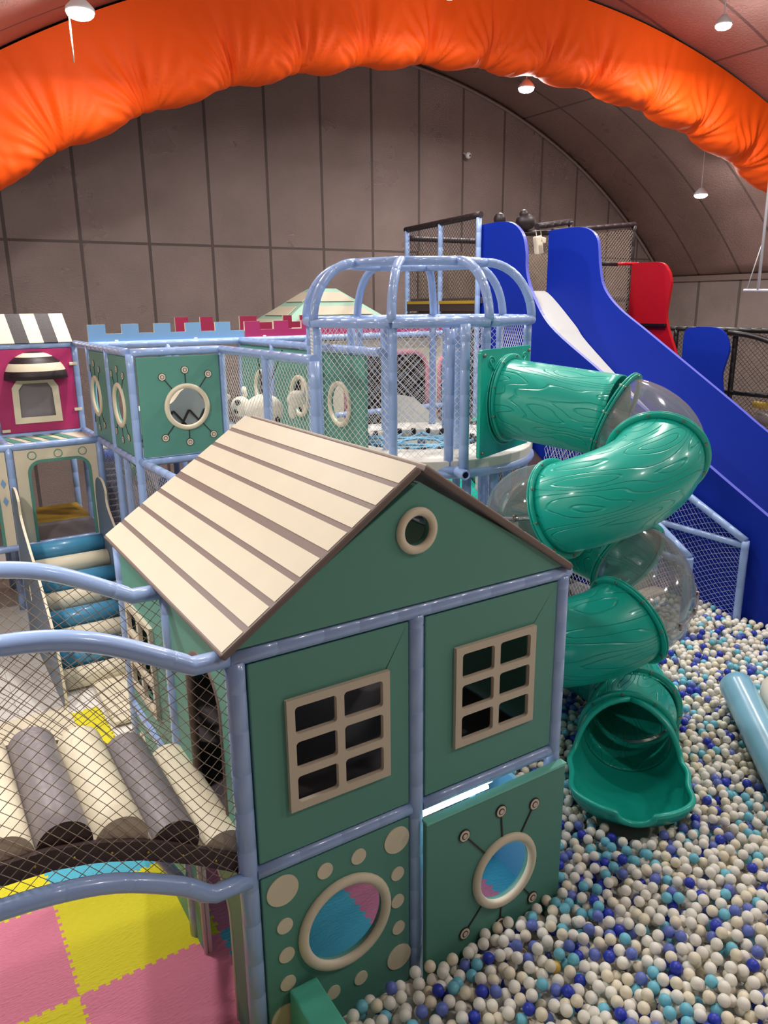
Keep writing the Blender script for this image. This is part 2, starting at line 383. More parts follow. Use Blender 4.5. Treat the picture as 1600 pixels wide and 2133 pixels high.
def target(p, c, n, ang, rad, ux, uy, rr=.042, s=1.0, ri=None):
    """small cream ring mark joined to the porthole by a thin line"""
    n = V3(n); mb = MB(); c = V3(c); ux, uy = V3(ux), V3(uy); q = c + ux * (math.cos(ang) * rad) + uy * (math.sin(ang) * rad)
    d = (ux * math.cos(ang) + uy * math.sin(ang)); w = n.cross(d).normalized() * .005 * s
    a = c + d * ri; b = q - d * rr
    mb.add([a - w + n * .003, b - w + n * .003, b + w + n * .003, a + w + n * .003, a - w - n * .004, b - w - n * .004, b + w - n * .004, a + w - n * .004], [(0, 1, 2, 3), (7, 6, 5, 4), (0, 3, 7, 4), (1, 5, 6, 2), (0, 4, 5, 1), (3, 2, 6, 7)], 1)
    for r2, e, m in ((rr, .001, 1), (rr * .86, .003, 0), (rr * .52, .005, 1), (rr * .38, .007, 2)):
        mb.prism(q + n * e, ux, uy, .008, circ(0, 0, r2, 24), mi=m)
    build(mb, 'ring_mark', ['cream', 'ink', 'pink_pale'], p)
mat('pink_pale', (222, 200, 190), .5)
for (x, z) in ((1.329, .956), (1.615, 1.012), (1.896, .951), (1.916, .225), (1.637, .16), (1.346, .231)):
    dx, dz = x - 1.66, z - .56
    target(p, (1.66, -.108, .56), (0, -1, 0), math.atan2(dz, dx), math.hypot(dx, dz), (1, 0, 0), (0, 0, 1), ri=.262)
# left side panels (facing the bridge)
p = build(MB().prism((0, 0, 0), *YZ, T, rect(-.985, 1.27, -.055, 2.4), [mir(archpts(.2, .72, 1.3, 2.26, .24))]), 'wall_panel', 'teal', hs, label='teal panel with an arched doorway onto the bridge')
def archtrim(p, x, y0, y1, z0, z1, r, m, w=.03, th=.055):
    pts = archpts(y0, y1, z0, z1, r, 12)
    build(MB().tube([(x, a, b) for a, b in pts], w, 8), 'arch_trim', m, p)
archtrim(p, -.005, .2, .72, 1.3, 2.26, .24, 'brown', .024)
p = build(MB().prism((0, 0, 0), *YZ, T, [(-.985, 0), (-.985, 1.175), (-.055, 1.175), (-.055, 0), (-.28, 0)] + [(a, b) for a, b in mir(archpts(.28, .84, .0, .98, .26))][::-1][1:-1] + [(-.84, 0)]), 'wall_panel', 'teal', hs, label='teal panel with an arched crawl opening at floor level')
for dx in (-.014, .014): archtrim(p, dx, .28, .84, .01, .98, .26, 'white_pad', .014)
p = build(MB().prism((0, 0, 0), *YZ, T, rect(-2.085, 0, -1.095, 1.175)), 'wall_panel', 'teal', hs, bevel=.008)
for k, (y, z, r) in enumerate(((1.3, .95, .09), (1.55, 1.02, .045), (1.75, .9, .045), (1.95, .98, .08), (1.25, .6, .045), (1.3, .3, .045), (1.9, .35, .09), (1.6, .2, .045))):
    build(MB().prism((-.023, 0, 0), *YZ, .006, circ(-y, z, r, 24)), 'dot', 'cream', p)
# back and right side panels
build(MB().prism((0, 2.14, 0), *XZ, T, rect(.055, 1.27, 1.02, 2.4)), 'wall_panel', 'teal', hs, bevel=.008)
build(MB().prism((0, 2.14, 0), *XZ, T, rect(1.12, 1.27, 2.09, 2.4), [archpts(1.3, 1.9, 1.32, 2.2, .2)]), 'wall_panel', 'teal', hs)
build(MB().prism((0, 2.14, 0), *XZ, T, rect(.055, 0, 1.02, 1.175)), 'wall_panel', 'teal', hs)
build(MB().prism((2.14, 0, 0), *YZ, T, rect(-1.02, 1.27, -.055, 2.4)), 'wall_panel', 'teal', hs, bevel=.008)
build(MB().prism((2.14, 0, 0), *YZ, T, rect(-2.09, 1.27, -1.12, 2.4), [rrect(-1.9, 1.5, -1.3, 2.2, .1)]), 'wall_panel', 'teal', hs)
build(MB().prism((2.14, 0, 0), *YZ, T, rect(-2.09, 0, -1.12, 1.175)), 'wall_panel', 'teal', hs, bevel=.008)
build(MB().prism((2.14, 0, 0), *YZ, T, rect(-1.02, .0, -.055, .8)), 'wall_panel', 'strap_blue', hs, bevel=.008, label='light blue inner wall panel')
# gables
gz = lambda x: 2.52 + (3.19 - 2.52) * (1 - abs(x - 1.04) / 1.06)
g = build(MB().prism((0, -.02, 0), *XZ, .05, [(-.01, 2.5), (2.12, 2.5), (2.11, 2.53), (1.04, 3.17), (-.01, 2.53)], [circ(1.02, 2.912, .088, 32)]), 'gable_panel', 'teal', hs, bevel=.006)
build(MB().ring((1.02, -.052, 2.912), (0, -1, 0), .128, .08, .022), 'round_window_frame', 'cream', g)
build(MB().prism((0, 2.14, 0), *XZ, .05, [(-.01, 2.5), (2.12, 2.5), (2.11, 2.53), (1.04, 3.17), (-.01, 2.53)]), 'gable_panel', 'teal', hs, bevel=.006)
def roof_side(sg):
    e = V3(1.04 - sg * 1.11, 0, 2.468); rdg = V3(1.04, 0, 3.225); d = (rdg - e); Ls = d.length; d.normalize()
    n = V3(-d.z * 1, 0, d.x) if sg > 0 else V3(-d.z, 0, d.x) * -1
    if n.z < 0: n = -n
    ux = V3(0, 1, 0)
    mb = MB().box((0, 0, 0), (1, 1, 1)); mb = MB()
    y0, y1 = -.075, 2.2
    def slab(s0, s1, ya, yb, h0, h1, b):
        A = [e + d * s0, e + d * s1]; vs = []
        for h in (h0, h1):
            for pt in A:
                for y in (ya, yb): q = pt + n * h; vs.append((q.x, y, q.z))
        return b.add(vs, [(0, 1, 3, 2), (4, 6, 7, 5), (0, 2, 6, 4), (1, 5, 7, 3), (0, 4, 5, 1), (2, 3, 7, 6)], 0)
    r = build(slab(0, Ls, y0, y1, 0, .042, MB()), 'roof_panel', 'brown', hs, bevel=.012)
    w = [1, 1, 1, 1.55, 1, 1, 1]; gap = .034; tot = sum(w) * gap + .026; cw = (Ls - tot) / 8; s = .02
    for k in range(8):
        build(slab(s, s + cw, y0 + .012, y1 - .012, .038, .0455, MB()), 'stripe', 'roof_cream', r)
        s += cw + (gap * w[k] if k < 7 else 0)
    return r
roof_side(1); roof_side(-1)
# inside the house
led = thing('light_tube', (1.43, .12, 1.05), 'bright white light tube under the front rail of the playhouse', 'lamp')
build(MB().tube([(1.16, .12, 1.02), (1.7, .12, 1.02)], .011, 10), 'tube', 'led_glow', led)
build(MB().box((1.12, .13, 1.03), (1.75, .15, 1.06)), 'holder', 'lamp_body', led)
tag(build(MB().prism((1.9, .45, 0), (.8, .6, 0), (0, 0, 1), .04, rect(-.18, .03, .18, 1.1)), 'foam_board', 'strap_blue'), 'light blue board standing inside the playhouse behind the hung porthole panel', 'board')
tag(build(MB().tube([(1.2, .85, .02), (2.02, .5, .55)], .04, 12), 'padded_bar', 'pipe'), 'blue padded bar slanting inside the playhouse, seen through the right porthole', 'bar')

# ------------------------------------------------------------------ foam mats
def jig(a, b):
    # dovetail teeth, the same curve whichever mat draws the shared edge
    rev = (a[0] + a[1]) > (b[0] + b[1])
    p, q = (b, a) if rev else (a, b)
    p, q = V3(*p, 0), V3(*q, 0); d = q - p; n = V3(-d.y, d.x, 0).normalized(); out = []; K = 25
    for i in range(1, K - 1):
        s = (1 if i % 2 else -1) * .011
        t0, t1 = (-.12, 1.12) if i % 2 else (.12, .88)
        out += [p + d * ((i + t0) / K) + n * s, p + d * ((i + t1) / K) + n * s]
    return out[::-1] if rev else out
PT = .89
def mat_tile(i, j, color, lab):
    x0, y0 = -.765 + i * PT, .95 + j * PT; z = .006
    c = [(x0, y0), (x0 + PT, y0), (x0 + PT, y0 + PT), (x0, y0 + PT)]; poly = []
    for k in range(4):
        a, b = c[k], c[(k + 1) % 4]
        poly += [(a[0], a[1])] + [(q.x, q.y) for q in jig(a, b)]
    return tag(build(MB().prism((0, 0, .011), (1, 0, 0), (0, 1, 0), .02, poly), 'foam_mat', 'mat_' + color), lab, 'floor mat', 'interlocking foam floor mats')
for a in ((0, 0, 'yellow', 'big yellow foam mat on the floor directly under the bridge beside the playhouse'),
          (-1, 0, 'pink', 'pink foam mat left of the big yellow mat, at the left edge of the photo'),
          (-1, 1, 'yellow', 'yellow foam mat just behind the low curved bridge rail at the far left'),
          (0, 1, 'blue', 'pale blue foam mat below the bridge deck behind the big yellow mat'),
          (0, -1, 'pink', 'large pink foam mat in front of the yellow mat beside the playhouse corner post'),
          (-1, -1, 'yellow', 'yellow foam mat cut by the bottom left edge of the photo'),
          (1, -1, 'blue', 'blue foam mat filling the left porthole of the playhouse'),
          (1, 0, 'pink', 'pink foam mat seen through the arched crawl opening beside the corner post'),
          (2, -1, 'pink', 'pink foam mat between the two blue mats, seen through both portholes'), (3, -1, 'blue', 'blue foam mat filling most of the right porthole'),
          (2, 0, 'blue', 'blue foam mat deep inside the playhouse behind the pink one'),
          (1, 1, 'yellow', 'yellow foam mat inside the back of the playhouse'),
          (0, 2, 'pink', 'pink foam mat left of the playhouse behind the bridge rollers'),
          (1, 2, 'yellow', 'yellow foam mat between the playhouse and the landing pad of the roller stairs'),
          (0, 3, 'yellow', 'mostly covered yellow foam mat beside the foot of the roller stairs'),
          (-1, -2, 'blue', 'blue foam mat at the camera side of the bridge'), (0, -2, 'yellow', 'yellow foam mat in front of the large pink mat')):
    mat_tile(*a)
tag(box(None, 'landing_pad', (.17, 3.99, .022), (1.15, 5.15, .075), 'cream', .015), 'cream landing pad at the foot of the roller stairs', 'floor pad')
tag(box(None, 'floor_pad', (-2.7, 2.95, .022), (-.15, 4.62, .07), 'cream', .015), 'large cream floor pad left of the roller stairs under the nets', 'floor pad')

# ------------------------------------------------------------------ bridge
bd = thing('rope_bridge', (-1.2, .52, 1.2), 'arched net bridge with grey and cream rollers leading to the playhouse, left foreground', 'bridge')
top = [(0, 2.45), (-.2, 2.455), (-.24, 2.48), (-.47, 2.61), (-.64, 2.69), (-.8, 2.735), (-.96, 2.755), (-1.2, 2.765)]
topx = [-p[0] for p in top]; topz = [p[1] for p in top]
def sym(f, x): return f(x if x <= 1.2 else 2.4 - x)
ztop = lambda x: interp(topx, topz, x if x <= 1.2 else 2.4 - x)
lx = [0, .19, .24, .36, .64, .92, 1.2]; lz = [1.21, 1.21, 1.24, 1.34, 1.49, 1.56, 1.585]
zlow = lambda x: interp(lx, lz, x if x <= 1.2 else 2.4 - x)
dx_ = [0, .05, .28, .5, .7, .9, 1.1, 1.2]; dz_ = [1.3, 1.35, 1.505, 1.63, 1.71, 1.755, 1.765, 1.768]
zdk = lambda x: interp(dx_, dz_, x if x <= 1.2 else 2.4 - x)
for y, nm in ((0, 'near'), (1.05, 'far')):
    q = [(-x, y, z) for x, z in [(a, b) for a, b in zip(topx, topz)]]
    q = q[:2] + spline(q[2:], 4); q2 = [(-2.4 - p[0], p[1], p[2]) for p in reversed(q)]
    pipe(bd, 'handrail', q + q2[1:], .046, .3)
    q = [(-x, y + (-.02 if y == 0 else 0), z) for x, z in zip(lx, lz)]; q = q[:2] + spline(q[2:], 4); q2 = [(-2.4 - p[0], p[1], p[2]) for p in reversed(q)]
    pipe(bd, 'lower_rail', q + q2[1:], .046, .3)
    build(MB().net(lambda s, t, y=y: (-.04 - s * 2.32, y + .012 * math.sin(9 * s) * math.sin(PI * t), zlow(.04 + s * 2.32) + .03 + t * (ztop(.04 + s * 2.32) - zlow(.04 + s * 2.32) - .06)), 66, 34, .0022), 'side_net', 'net_tan', bd)
    # deck edge skirt
    N = 30; out = [(-.04 - 2.32 * i / N, zdk(.04 + 2.32 * i / N)) for i in range(N + 1)]; poly = out + [(x, z - .105) for x, z in reversed(out)]
    sk = build(MB().prism((0, y + (.03 if y == 0 else -.03), 0), *XZ, .03, poly), 'deck_skirt', 'dark_brown', bd)
    if y == 0:
        st = MB()
        for i in range(1, 15): st.ball((-.16 * i, y + .012, zdk(.16 * i) - .055), .007, 0, 8, 6)
        build(st, 'studs', 'gold', sk)
N = 24; mb = MB(); vs = []
for i in range(N + 1):
    x = .04 + 2.32 * i / N
    for y, dz in ((.045, 0), (1.005, 0), (1.005, -.09), (.045, -.09)): vs.append((-x, y, zdk(x) + dz - .01))
fs = [(i * 4 + k, i * 4 + (k + 1) % 4, i * 4 + 4 + (k + 1) % 4, i * 4 + 4 + k) for i in range(N) for k in range(4)] + [(0, 1, 2, 3), (N * 4 + 3, N * 4 + 2, N * 4 + 1, N * 4)]
build(mb.add(vs, fs, 0), 'deck', 'beige', bd)
for k in range(10):
    x = .1 + .2425 * k; r = .122; z = zdk(x) - .015; c = V3(-x, 0, z)
    t0 = math.atan2(zdk(x + .05) - zdk(x - .05), -.1)   # deck slope direction
    sl = (zdk(x - .03) - zdk(x + .03)) / .06; a0 = math.atan(sl); mb = MB(); vs = []; S = 20
    prof2 = [(-x + r * math.cos(a0 + PI * i / S), z + r * math.sin(a0 + PI * i / S)) for i in range(S + 1)]
    mb.add([(p[0], y, p[1]) for y in (.05, 1.0) for p in prof2], [(i, i + 1, S + 2 + i, S + 1 + i) for i in range(S)], 0, True)
    mb.add([(p[0], .05, p[1]) for p in prof2], [tuple(range(S + 1))][0:1], 1); mb.add([(p[0], 1.0, p[1]) for p in prof2], [tuple(reversed(range(S + 1)))], 1)
    build(mb, 'roller', ['cream', 'beige'] if k % 2 == 0 else ['grey_pad', 'dark_brown'], bd, label='cream half-round roller' if k % 2 == 0 else 'grey half-round roller')
pipe(bd, 'brace', [(-.62, 1.05, 1.5), (-.07, 1.04, .45)], .036)

# ------------------------------------------------------------------ teal foam block at pit edge
tag(box(None, 'foam_block', (.17, -1.6, 0), (.34, -.045, .42), 'teal', .012), 'long teal foam kerb block bordering the ball pit at the bottom of the photo', 'foam block')
MATS['teal_kerb'] = mat('teal_kerb', (84, 188, 164), .5)
bpy.data.objects['foam_block'].data.materials[0] = MATS['teal_kerb']

# ------------------------------------------------------------------ roller stairs
st = thing('roller_stairs', (.46, 6, 0), 'stairs of alternating blue and cream rollers climbing to the pink tower', 'stairs')
x0, x1 = -.16, .82
for x in (x0, x1):
    zt = [(4.6, 0), (4.62, .25), (4.75, .62), (5.0, .88), (5.5, 1.2), (5.9, 1.4), (6.22, 1.58), (6.38, 1.72), (6.38, 1.88), (6.5, 1.98), (6.7, 1.99), (6.86, 1.9), (6.92, 1.7)]
    sp = [(p.x, p.y) for p in spline([(a, b, 0) for a, b in zt], 4)]
    poly = sp + [(6.92, .3), (6.88, .0)]
    poly = [(-a, b) for a, b in poly]
    hole = [[(-a, b) for a, b in rrect(6.28, .72 if 0 else .66, 6.4, .86, .055)]]
    b_ = build(MB().prism((x, 0, 0), *YZ, .028, poly, hole, 0, 1), 'side_board', ['board_grey', 'cream'], st)
for k in range(8):
    t = k / 7; y = 6.82 - t * 1.72; z = 1.1 - t * .98
    build(MB().tube([(x0 + .02, y, z), (x1 - .02, y, z)], .118, 24), 'roller', 'roller_blue' if k % 2 == 0 else 'cream', st, label='blue roller step' if k % 2 == 0 else 'cream roller step')
build(MB().prism((.33, 0, 0), *YZ, .93, [(-6.88, 0), (-6.88, 1.0), (-5.15, .0)]), 'base', 'board_grey', st)

# ------------------------------------------------------------------ left tower
tw = thing('play_tower', (.4, 7.6, 0), 'two-storey play tower with pink upper wall and cream arched doorway, far left', 'play tower')
for x, y in ((-.13, 7.0), (.93, 7.0), (.93, 7.93), (-.13, 7.93), (-1.15, 7.0), (-1.15, 7.93), (.93, 8.9), (-.13, 8.9), (-1.15, 8.9)):
    pipe(tw, 'post', [(x, y, 0), (x, y, 2.42 if y == 7.0 else 3.6)], .045)
for z in (1.16, 2.42): pipe(tw, 'rail', [(-2.2, 7.0, z), (.93, 7.0, z)], .045)
for z in (2.42, 3.58): pipe(tw, 'rail', [(-2.2, 7.92, z), (.93, 7.92, z)], .045)
for x in (-.13, .93): pipe(tw, 'rail', [(x, 7.0, 2.42), (x, 7.92, 2.42)], .04)
pipe(tw, 'rail', [(.93, 7.92, 3.58), (.93, 8.9, 3.58)], .045); pipe(tw, 'rail', [(-1.15, 8.9, 2.42), (.93, 8.9, 2.42)], .045)
def door_panel(x0, x1, o0, o1, y=6.99):
    opn = archpts(o0, o1, 1.2, 2.24, .17)
    poly = [(x0, 1.2), (x0, 2.375), (x1, 2.375), (x1, 1.2), (o1, 1.2)] + opn[1:-1] + [(o0, 1.2)]
    p = build(MB().prism((0, y, 0), *XZ, .02, poly), 'doorway_panel', 'cream', tw)
    inn = archpts(o0 + .035, o1 - .035, 1.2, 2.205, .145)
    build(MB().prism((0, y - .012, 0), *XZ, .012, opn + inn[::-1]), 'doorway_border', 'teal', p)
    return p
p = door_panel(-.08, .885, .05, .8)
for x, z in ((.12, 2.3), (.425, 2.3), (.715, 2.3)): build(MB().ring((x, 6.975, z), (0, -1, 0), .052, .043, .004), 'ring_mark', 'teal', p)
p = door_panel(-1.1, -.18, -1.0, -.3)
for z in (1.99, 1.77): build(MB().prism((0, 6.97, 0), *XZ, .006, [(-.21, z), (-.24, z + .06), (-.27, z), (-.24, z - .06)]), 'diamond_mark', 'sky_blue', p)
box(tw, 'deck', (-1.1, 7.03, 1.1), (.9, 7.9, 1.2), 'grey_pad')
box(tw, 'deck', (-1.1, 7.92, 1.1), (.9, 8.85, 1.2), 'yel_dull')
box(tw, 'roof_deck', (-2.2, 7.03, 2.34), (.9, 8.85, 2.41), 'cream')
mb = MB()
for k in range(14):
    a = -2.1 + k * .215; mb.prism((0, 0, 2.416), (1, 0, 0), (0, 1, 0), .012, [(a, 7.06), (a + .1, 7.06), (a + .02 - .12, 7.87), (a - .08 - .12, 7.87)], mi=k % 2)
    if k % 3 == 1: mb.prism((0, 0, 2.416), (1, 0, 0), (0, 1, 0), .013, [(a + .11, 7.06), (a + .16, 7.06), (a - .06, 7.87), (a - .1, 7.87)], mi=2)
build(mb, 'striped_mat', ['teal', 'teal', 'pink_pale'], tw, label='mat with diagonal teal and cream stripes')
p = build(MB().prism((0, 7.9, 0), *XZ, .035, rect(-.085, 2.46, .885, 3.54), [rect(.155, 2.64, .62, 3.1)]), 'wall_panel', 'magenta', tw, bevel=.006, label='deep pink wall panel')
build(MB().prism((0, 7.875, 0), *XZ, .02, [(.09, 2.58), (.68, 2.58), (.67, 3.05), (.6, 3.16), (.18, 3.16), (.1, 3.05)], [[(.17, 2.66), (.6, 2.66), (.59, 3.02), (.54, 3.1), (.24, 3.1), (.18, 3.02)]]), 'window_frame', 'cream', p)
build(MB().box((.15, 7.9, 2.63), (.63, 7.925, 3.12)), 'window_board', 'grey_pad', p)
# striped half-dome awning over the window
mb = MB(); S = 24; K = 10; vs = []; cx, zc = .415, 3.16
for j in range(K + 1):
    ph = (PI / 2) * j / K
    for i in range(S + 1):
        a = PI * i / S; vs.append((cx + .38 * math.cos(a) * math.cos(ph), 7.88 - .3 * math.sin(a) * math.cos(ph), zc + .34 * math.sin(ph)))
for j in range(K):
    mb_f = [(j * (S + 1) + i, j * (S + 1) + i + 1, (j + 1) * (S + 1) + i + 1, (j + 1) * (S + 1) + i) for i in range(S)]
    if j == 0: mb.add(vs, mb_f, 1, True); o = 0
    else: mb.f += mb_f; mb.m += [1 if (j // 2) % 2 == 0 else 0] * S; mb.sm += [True] * S
build(mb, 'window_hood', ['cream', 'black_vinyl'], p, solid=.02, label='domed hood with black and cream stripes')
p2 = build(MB().prism((0, 7.9, 0), *XZ, .035, rect(-1.1, 2.46, -.175, 3.54)), 'wall_panel', 'magenta', tw, bevel=.006, label='deep pink wall panel')
for x, z in ((.9, 3.33), (.9, 2.72), (-.02, 2.5)): build(MB().box((x - .06, 7.85, z - .02), (x + .04, 7.885, z + .02)), 'clip', 'cream', p, bevel=.008)
mb = MB(); dd = V3(0, .22, .38); w = .176
for k in range(12):
    a = -1.2 + k * w; sk_ = -.055
    mb.add([(a, 7.86, 3.62), (a + w, 7.86, 3.62), (a + w + sk_, 8.06, 3.985), (a + sk_, 8.06, 3.985), (a, 7.885, 3.61), (a + w, 7.885, 3.61), (a + w + sk_, 8.085, 3.975), (a + sk_, 8.085, 3.975)],
           [(0, 1, 2, 3), (7, 6, 5, 4), (0, 4, 5, 1), (2, 6, 7, 3), (0, 3, 7, 4), (1, 5, 6, 2)], k % 2)
build(mb, 'awning', ['black_vinyl', 'cream'], tw, label='sloping awning with black and cream stripes')

# ------------------------------------------------------------------ castle walkway with portholes
cw = thing('castle_walkway', (1.9, 6, 0), 'raised teal walkway with round portholes and castle battlements, behind the playhouse roof', 'play structure')
for x, y in ((.95, 5.13), (.95, 6.1), (.95, 7.08), (1.95, 5.13), (1.95, 7.1), (2.98, 7.1), (2.98, 6.0), (2.98, 4.95), (1.95, 3.9), (1.95, 2.86), (4.0, 7.1)):
    pipe(cw, 'post', [(x, y, 0), (x, y, 3.58)], .045)
for a, b in (((.95, 5.13), (.95, 7.92)), ((.95, 5.13), (1.95, 5.13)), ((1.95, 5.13), (1.95, 2.86)), ((2.98, 7.1), (2.98, 3.4)), ((.95, 7.1), (6.6, 7.1))):
    for z in (3.59, 2.42): pipe(cw, 'rail', [(*a, z), (*b, z)], .045)
box(cw, 'deck', (.99, 5.17, 2.36), (1.95, 7.08, 2.44), 'grey_pad'); box(cw, 'deck', (1.99, 2.9, 2.36), (2.95, 7.08, 2.44), 'white_pad')
def port_panel(o, ux, uy, x0, x1, cx, n, marks=True, pr=cw, ring=True):
    p = build(MB().prism(o, ux, uy, .035, rect(x0, 2.47, x1, 3.54), [circ(cx, 2.99, .21)]), 'porthole_panel', 'teal', pr, bevel=.006)
    c = V3(o) + V3(ux) * cx + V3(uy) * 2.99; n = V3(n)
    build(MB().ring(c + n * .022, n, .255, .2, .022), 'porthole_ring', 'cream', p)
    if marks:
        for a, rd in ((127, .42), (90, .4), (53, .43), (-130, .42), (-90, .39), (-50, .43)): target(p, c + n * .019, n, math.radians(a), rd, ux, uy, ri=.25)
port_panel((0, 5.1, 0), *XZ, 1.0, 1.9, 1.51, (0, -1, 0))
port_panel((.95, 0, 0), *YZ, -6.05, -5.18, -5.67, (-1, 0, 0)); port_panel((.95, 0, 0), *YZ, -7.03, -6.15, -6.8, (-1, 0, 0))
for y0, y1, c in ((6.05, 7.05, 6.35), (5.0, 5.95, 5.24), (3.7, 4.9, 4.25)):
    port_panel((2.98, 0, 0), *YZ, -y1, -y0, -c, (-1, 0, 0), False)
build(MB().net(lambda s, t: (1.95, 5.08 - s * 2.17, 2.46 + t * 1.09), 62, 30, .0022), 'side_net', 'net_white', cw)
def battle(x0, x1, y, z0, m, name, parent, up=.245, low=.13, per=.42):
    pts = [(x0, z0), (x1, z0)]; n = int(round((x1 - x0) / per)); w = (x1 - x0) / n
    for k in reversed(range(n)):
        a = x0 + k * w; pts += [(a + w, z0 + low), (a + w * .52, z0 + low), (a + w * .52, z0 + up), (a, z0 + up)] if 1 else []
    p = build(MB().prism((0, y, 0), *XZ, .035, pts, mi=0, emi=1), name, [m, 'cream'], parent)
    for k in range(max(2, n // 2)):
        a = x0 + (k + .3) * (x1 - x0) / max(2, n // 2); build(MB().box((a, y - .035, z0 - .05), (a + .05, y - .018, z0 + .05)), 'clip', 'cream', p, bevel=.008)
    return p
battle(.97, 3.06, 7.14, 3.6, 'sky_blue', 'battlement', cw); battle(3.07, 6.6, 7.14, 3.6, 'magenta', 'battlement', cw)
# lower storey behind the playhouse : netting
pipe(cw, 'rail', [(.97, 5.13, 2.43), (.97, 3.4, 2.47)], .042)
for y in (5.9, 4.2): pipe(cw, 'post', [(1.0, y, 0), (1.0, y, 2.42)], .04)
build(MB().net(lambda s, t: (.97, 6.95 - s * 3.45, 1.1 + t * 1.3), 110, 40, .0018), 'lower_net', 'net_light', cw)
bt = thing('castle_facade', (4.4, 8.4, 0), 'far maroon battlements with teal hipped roof beyond the pink castle wall', 'play structure')
for x in (2.5, 6.6): pipe(bt, 'post', [(x, 8.5, 0), (x, 8.5, 3.65)], .045)
pipe(bt, 'rail', [(2.5, 8.5, 3.62), (6.6, 8.5, 3.62)], .045)
for a, b in ((2.52, 3.3), (3.55, 4.1), (4.3, 4.9)):
    battle(a, b, 8.5, 3.64, 'maroon', 'battlement', bt, .26, .16, .4)
rf = build(MB().add([(4.1, 8.45, 3.62), (6.7, 8.45, 3.62), (6.7, 10, 3.62), (4.1, 10, 3.62), (5.22, 8.95, 4.33), (5.55, 8.95, 4.33), (5.55, 9.4, 4.33), (5.22, 9.4, 4.33)],
                    [(0, 1, 5, 4), (1, 2, 6, 5), (2, 3, 7, 6), (3, 0, 4, 7), (4, 5, 6, 7), (3, 2, 1, 0)]), 'hipped_roof', 'sage', bt) if mat('sage', (150, 188, 168), .5) else None
def rp(s, t):   # point on front roof face, s across 0..1, t up 0..1
    a = V3(4.1, 8.45, 3.62).lerp(V3(6.7, 8.45, 3.62), s); b = V3(5.22, 8.95, 4.33).lerp(V3(5.55, 8.95, 4.33), s); return a.lerp(b, t) + V3(0, -.012, .01)
def rl(s, t):
    a = V3(4.1, 10, 3.62).lerp(V3(4.1, 8.45, 3.62), s); b = V3(5.22, 9.4, 4.33).lerp(V3(5.22, 8.95, 4.33), s); return a.lerp(b, t) + V3(-.012, 0, .01)
for f in (rp, rl):
    mb = MB()
    for t0, t1 in ((.08, .28), (.37, .57), (.68, .9)): mb.add([f(.1, t0), f(.9, t0), f(.88, t1), f(.12, t1)], [(0, 1, 2, 3)])
    build(mb, 'roof_band', 'roof_cream', rf, solid=.01)

# cream arched wall beyond the cage
aw_ = thing('castle_arcade', (5.8, 7.25, 0), 'cream wall with two pink-trimmed arches and black netting, seen through the cage', 'play structure')
o1 = archpts(4.75, 6.3, 2.1, 3.3, .3); o2 = archpts(6.55, 7.4, 2.1, 3.3, .3)
poly = [(4.0, .9), (4.0, 3.52), (8.0, 3.52), (8.0, .9)]
p = build(MB().prism((0, 7.3, 0), *XZ, .05, poly, [o1, o2]), 'wall_panel', 'cream', aw_)
for a, b in ((4.75, 6.3), (6.55, 7.4)):
    build(MB().tube([(x, 7.27, z) for x, z in archpts(a, b, 2.1, 3.3, .3)], .035, 8), 'arch_trim', 'pink_trim', p)
build(MB().prism((0, 7.27, 0), *XZ, .01, [(5.0, 3.42), (5.07, 3.35), (5.0, 3.28), (4.93, 3.35)]), 'diamond_mark', 'sky_blue', p)
build(MB().ring((6.45, 7.27, 3.4), (0, -1, 0), .07, .06, .004), 'ring_mark', 'pink_trim', p)
build(MB().net(lambda s, t: (4.7 + s * 2.75, 7.42, 2.05 + 1.3 * t), 60, 28, .006), 'arch_net', 'net_black', aw_)
build(MB().box((4.2, 8.0, 1.9), (7.8, 8.05, 3.5)), 'void_sheet', 'black_vinyl', aw_)  # black sheet standing in for the dark void behind the arches
box(aw_, 'floor_deck', (3.1, 5.4, 1.0), (7.9, 7.25, 1.1), 'white_pad')
for x in (4.2, 7.8): pipe(aw_, 'post', [(x, 7.4, 0), (x, 7.4, 3.55)], .045)

# things in the walkway
zb = thing('zebra_rocker', (1.75, 6.2, 2.44), 'grey wavy foam rocker with black chevron stripes inside the walkway, seen through the front porthole', 'foam rocker')
prof3 = spline([(1.15, 2.86, 0), (1.4, 2.9, 0), (1.6, 2.93, 0), (1.75, 3.08, 0), (1.88, 3.1, 0), (2.0, 2.95, 0), (2.15, 2.78, 0), (2.3, 2.7, 0)], 6)
poly = [(1.15, 2.45)] + [(2.3, 2.45)] + [(p_.x, p_.y) for p_ in reversed(prof3)]
b_ = build(MB().prism((0, 6.15, 0), *XZ, .35, poly, mi=0, emi=1), 'body', ['grey_light', 'cream'], zb) if mat('grey_light', (150, 158, 160), .5) else None
for k in range(5):
    a = 1.3 + k * .2
    build(MB().add([(a - .1, 5.968, 2.5), (a - .07, 5.968, 2.5), (a + .13, 5.968, 2.84), (a + .1, 5.968, 2.84), (a + .38, 5.968, 2.5), (a + .41, 5.968, 2.5)], [(0, 1, 2, 3), (3, 2, 5, 4)]), 'stripe', 'black_vinyl', b_, solid=.006)
cowt = thing('plush_cow_swing', (2.35, 5.0, 2.6), 'white black-spotted plush swing hanging on black ropes in the walkway behind the net', 'plush swing')
b_ = build(MB().ball((2.4, 5.05, 2.88), .2, 0, 20, 14, (1.15, .9, .95)).ball((2.2, 5.25, 2.92), .12, 0, 16, 10), 'body', 'plush', cowt)
b2 = build(MB().ball((2.68, 4.75, 3.02), .1, 0, 14, 10, (1.2, .7, 1)).ball((2.62, 4.75, 2.9), .08, 0, 12, 8, (.6, .6, 1.3)), 'wing', 'plush', b_)
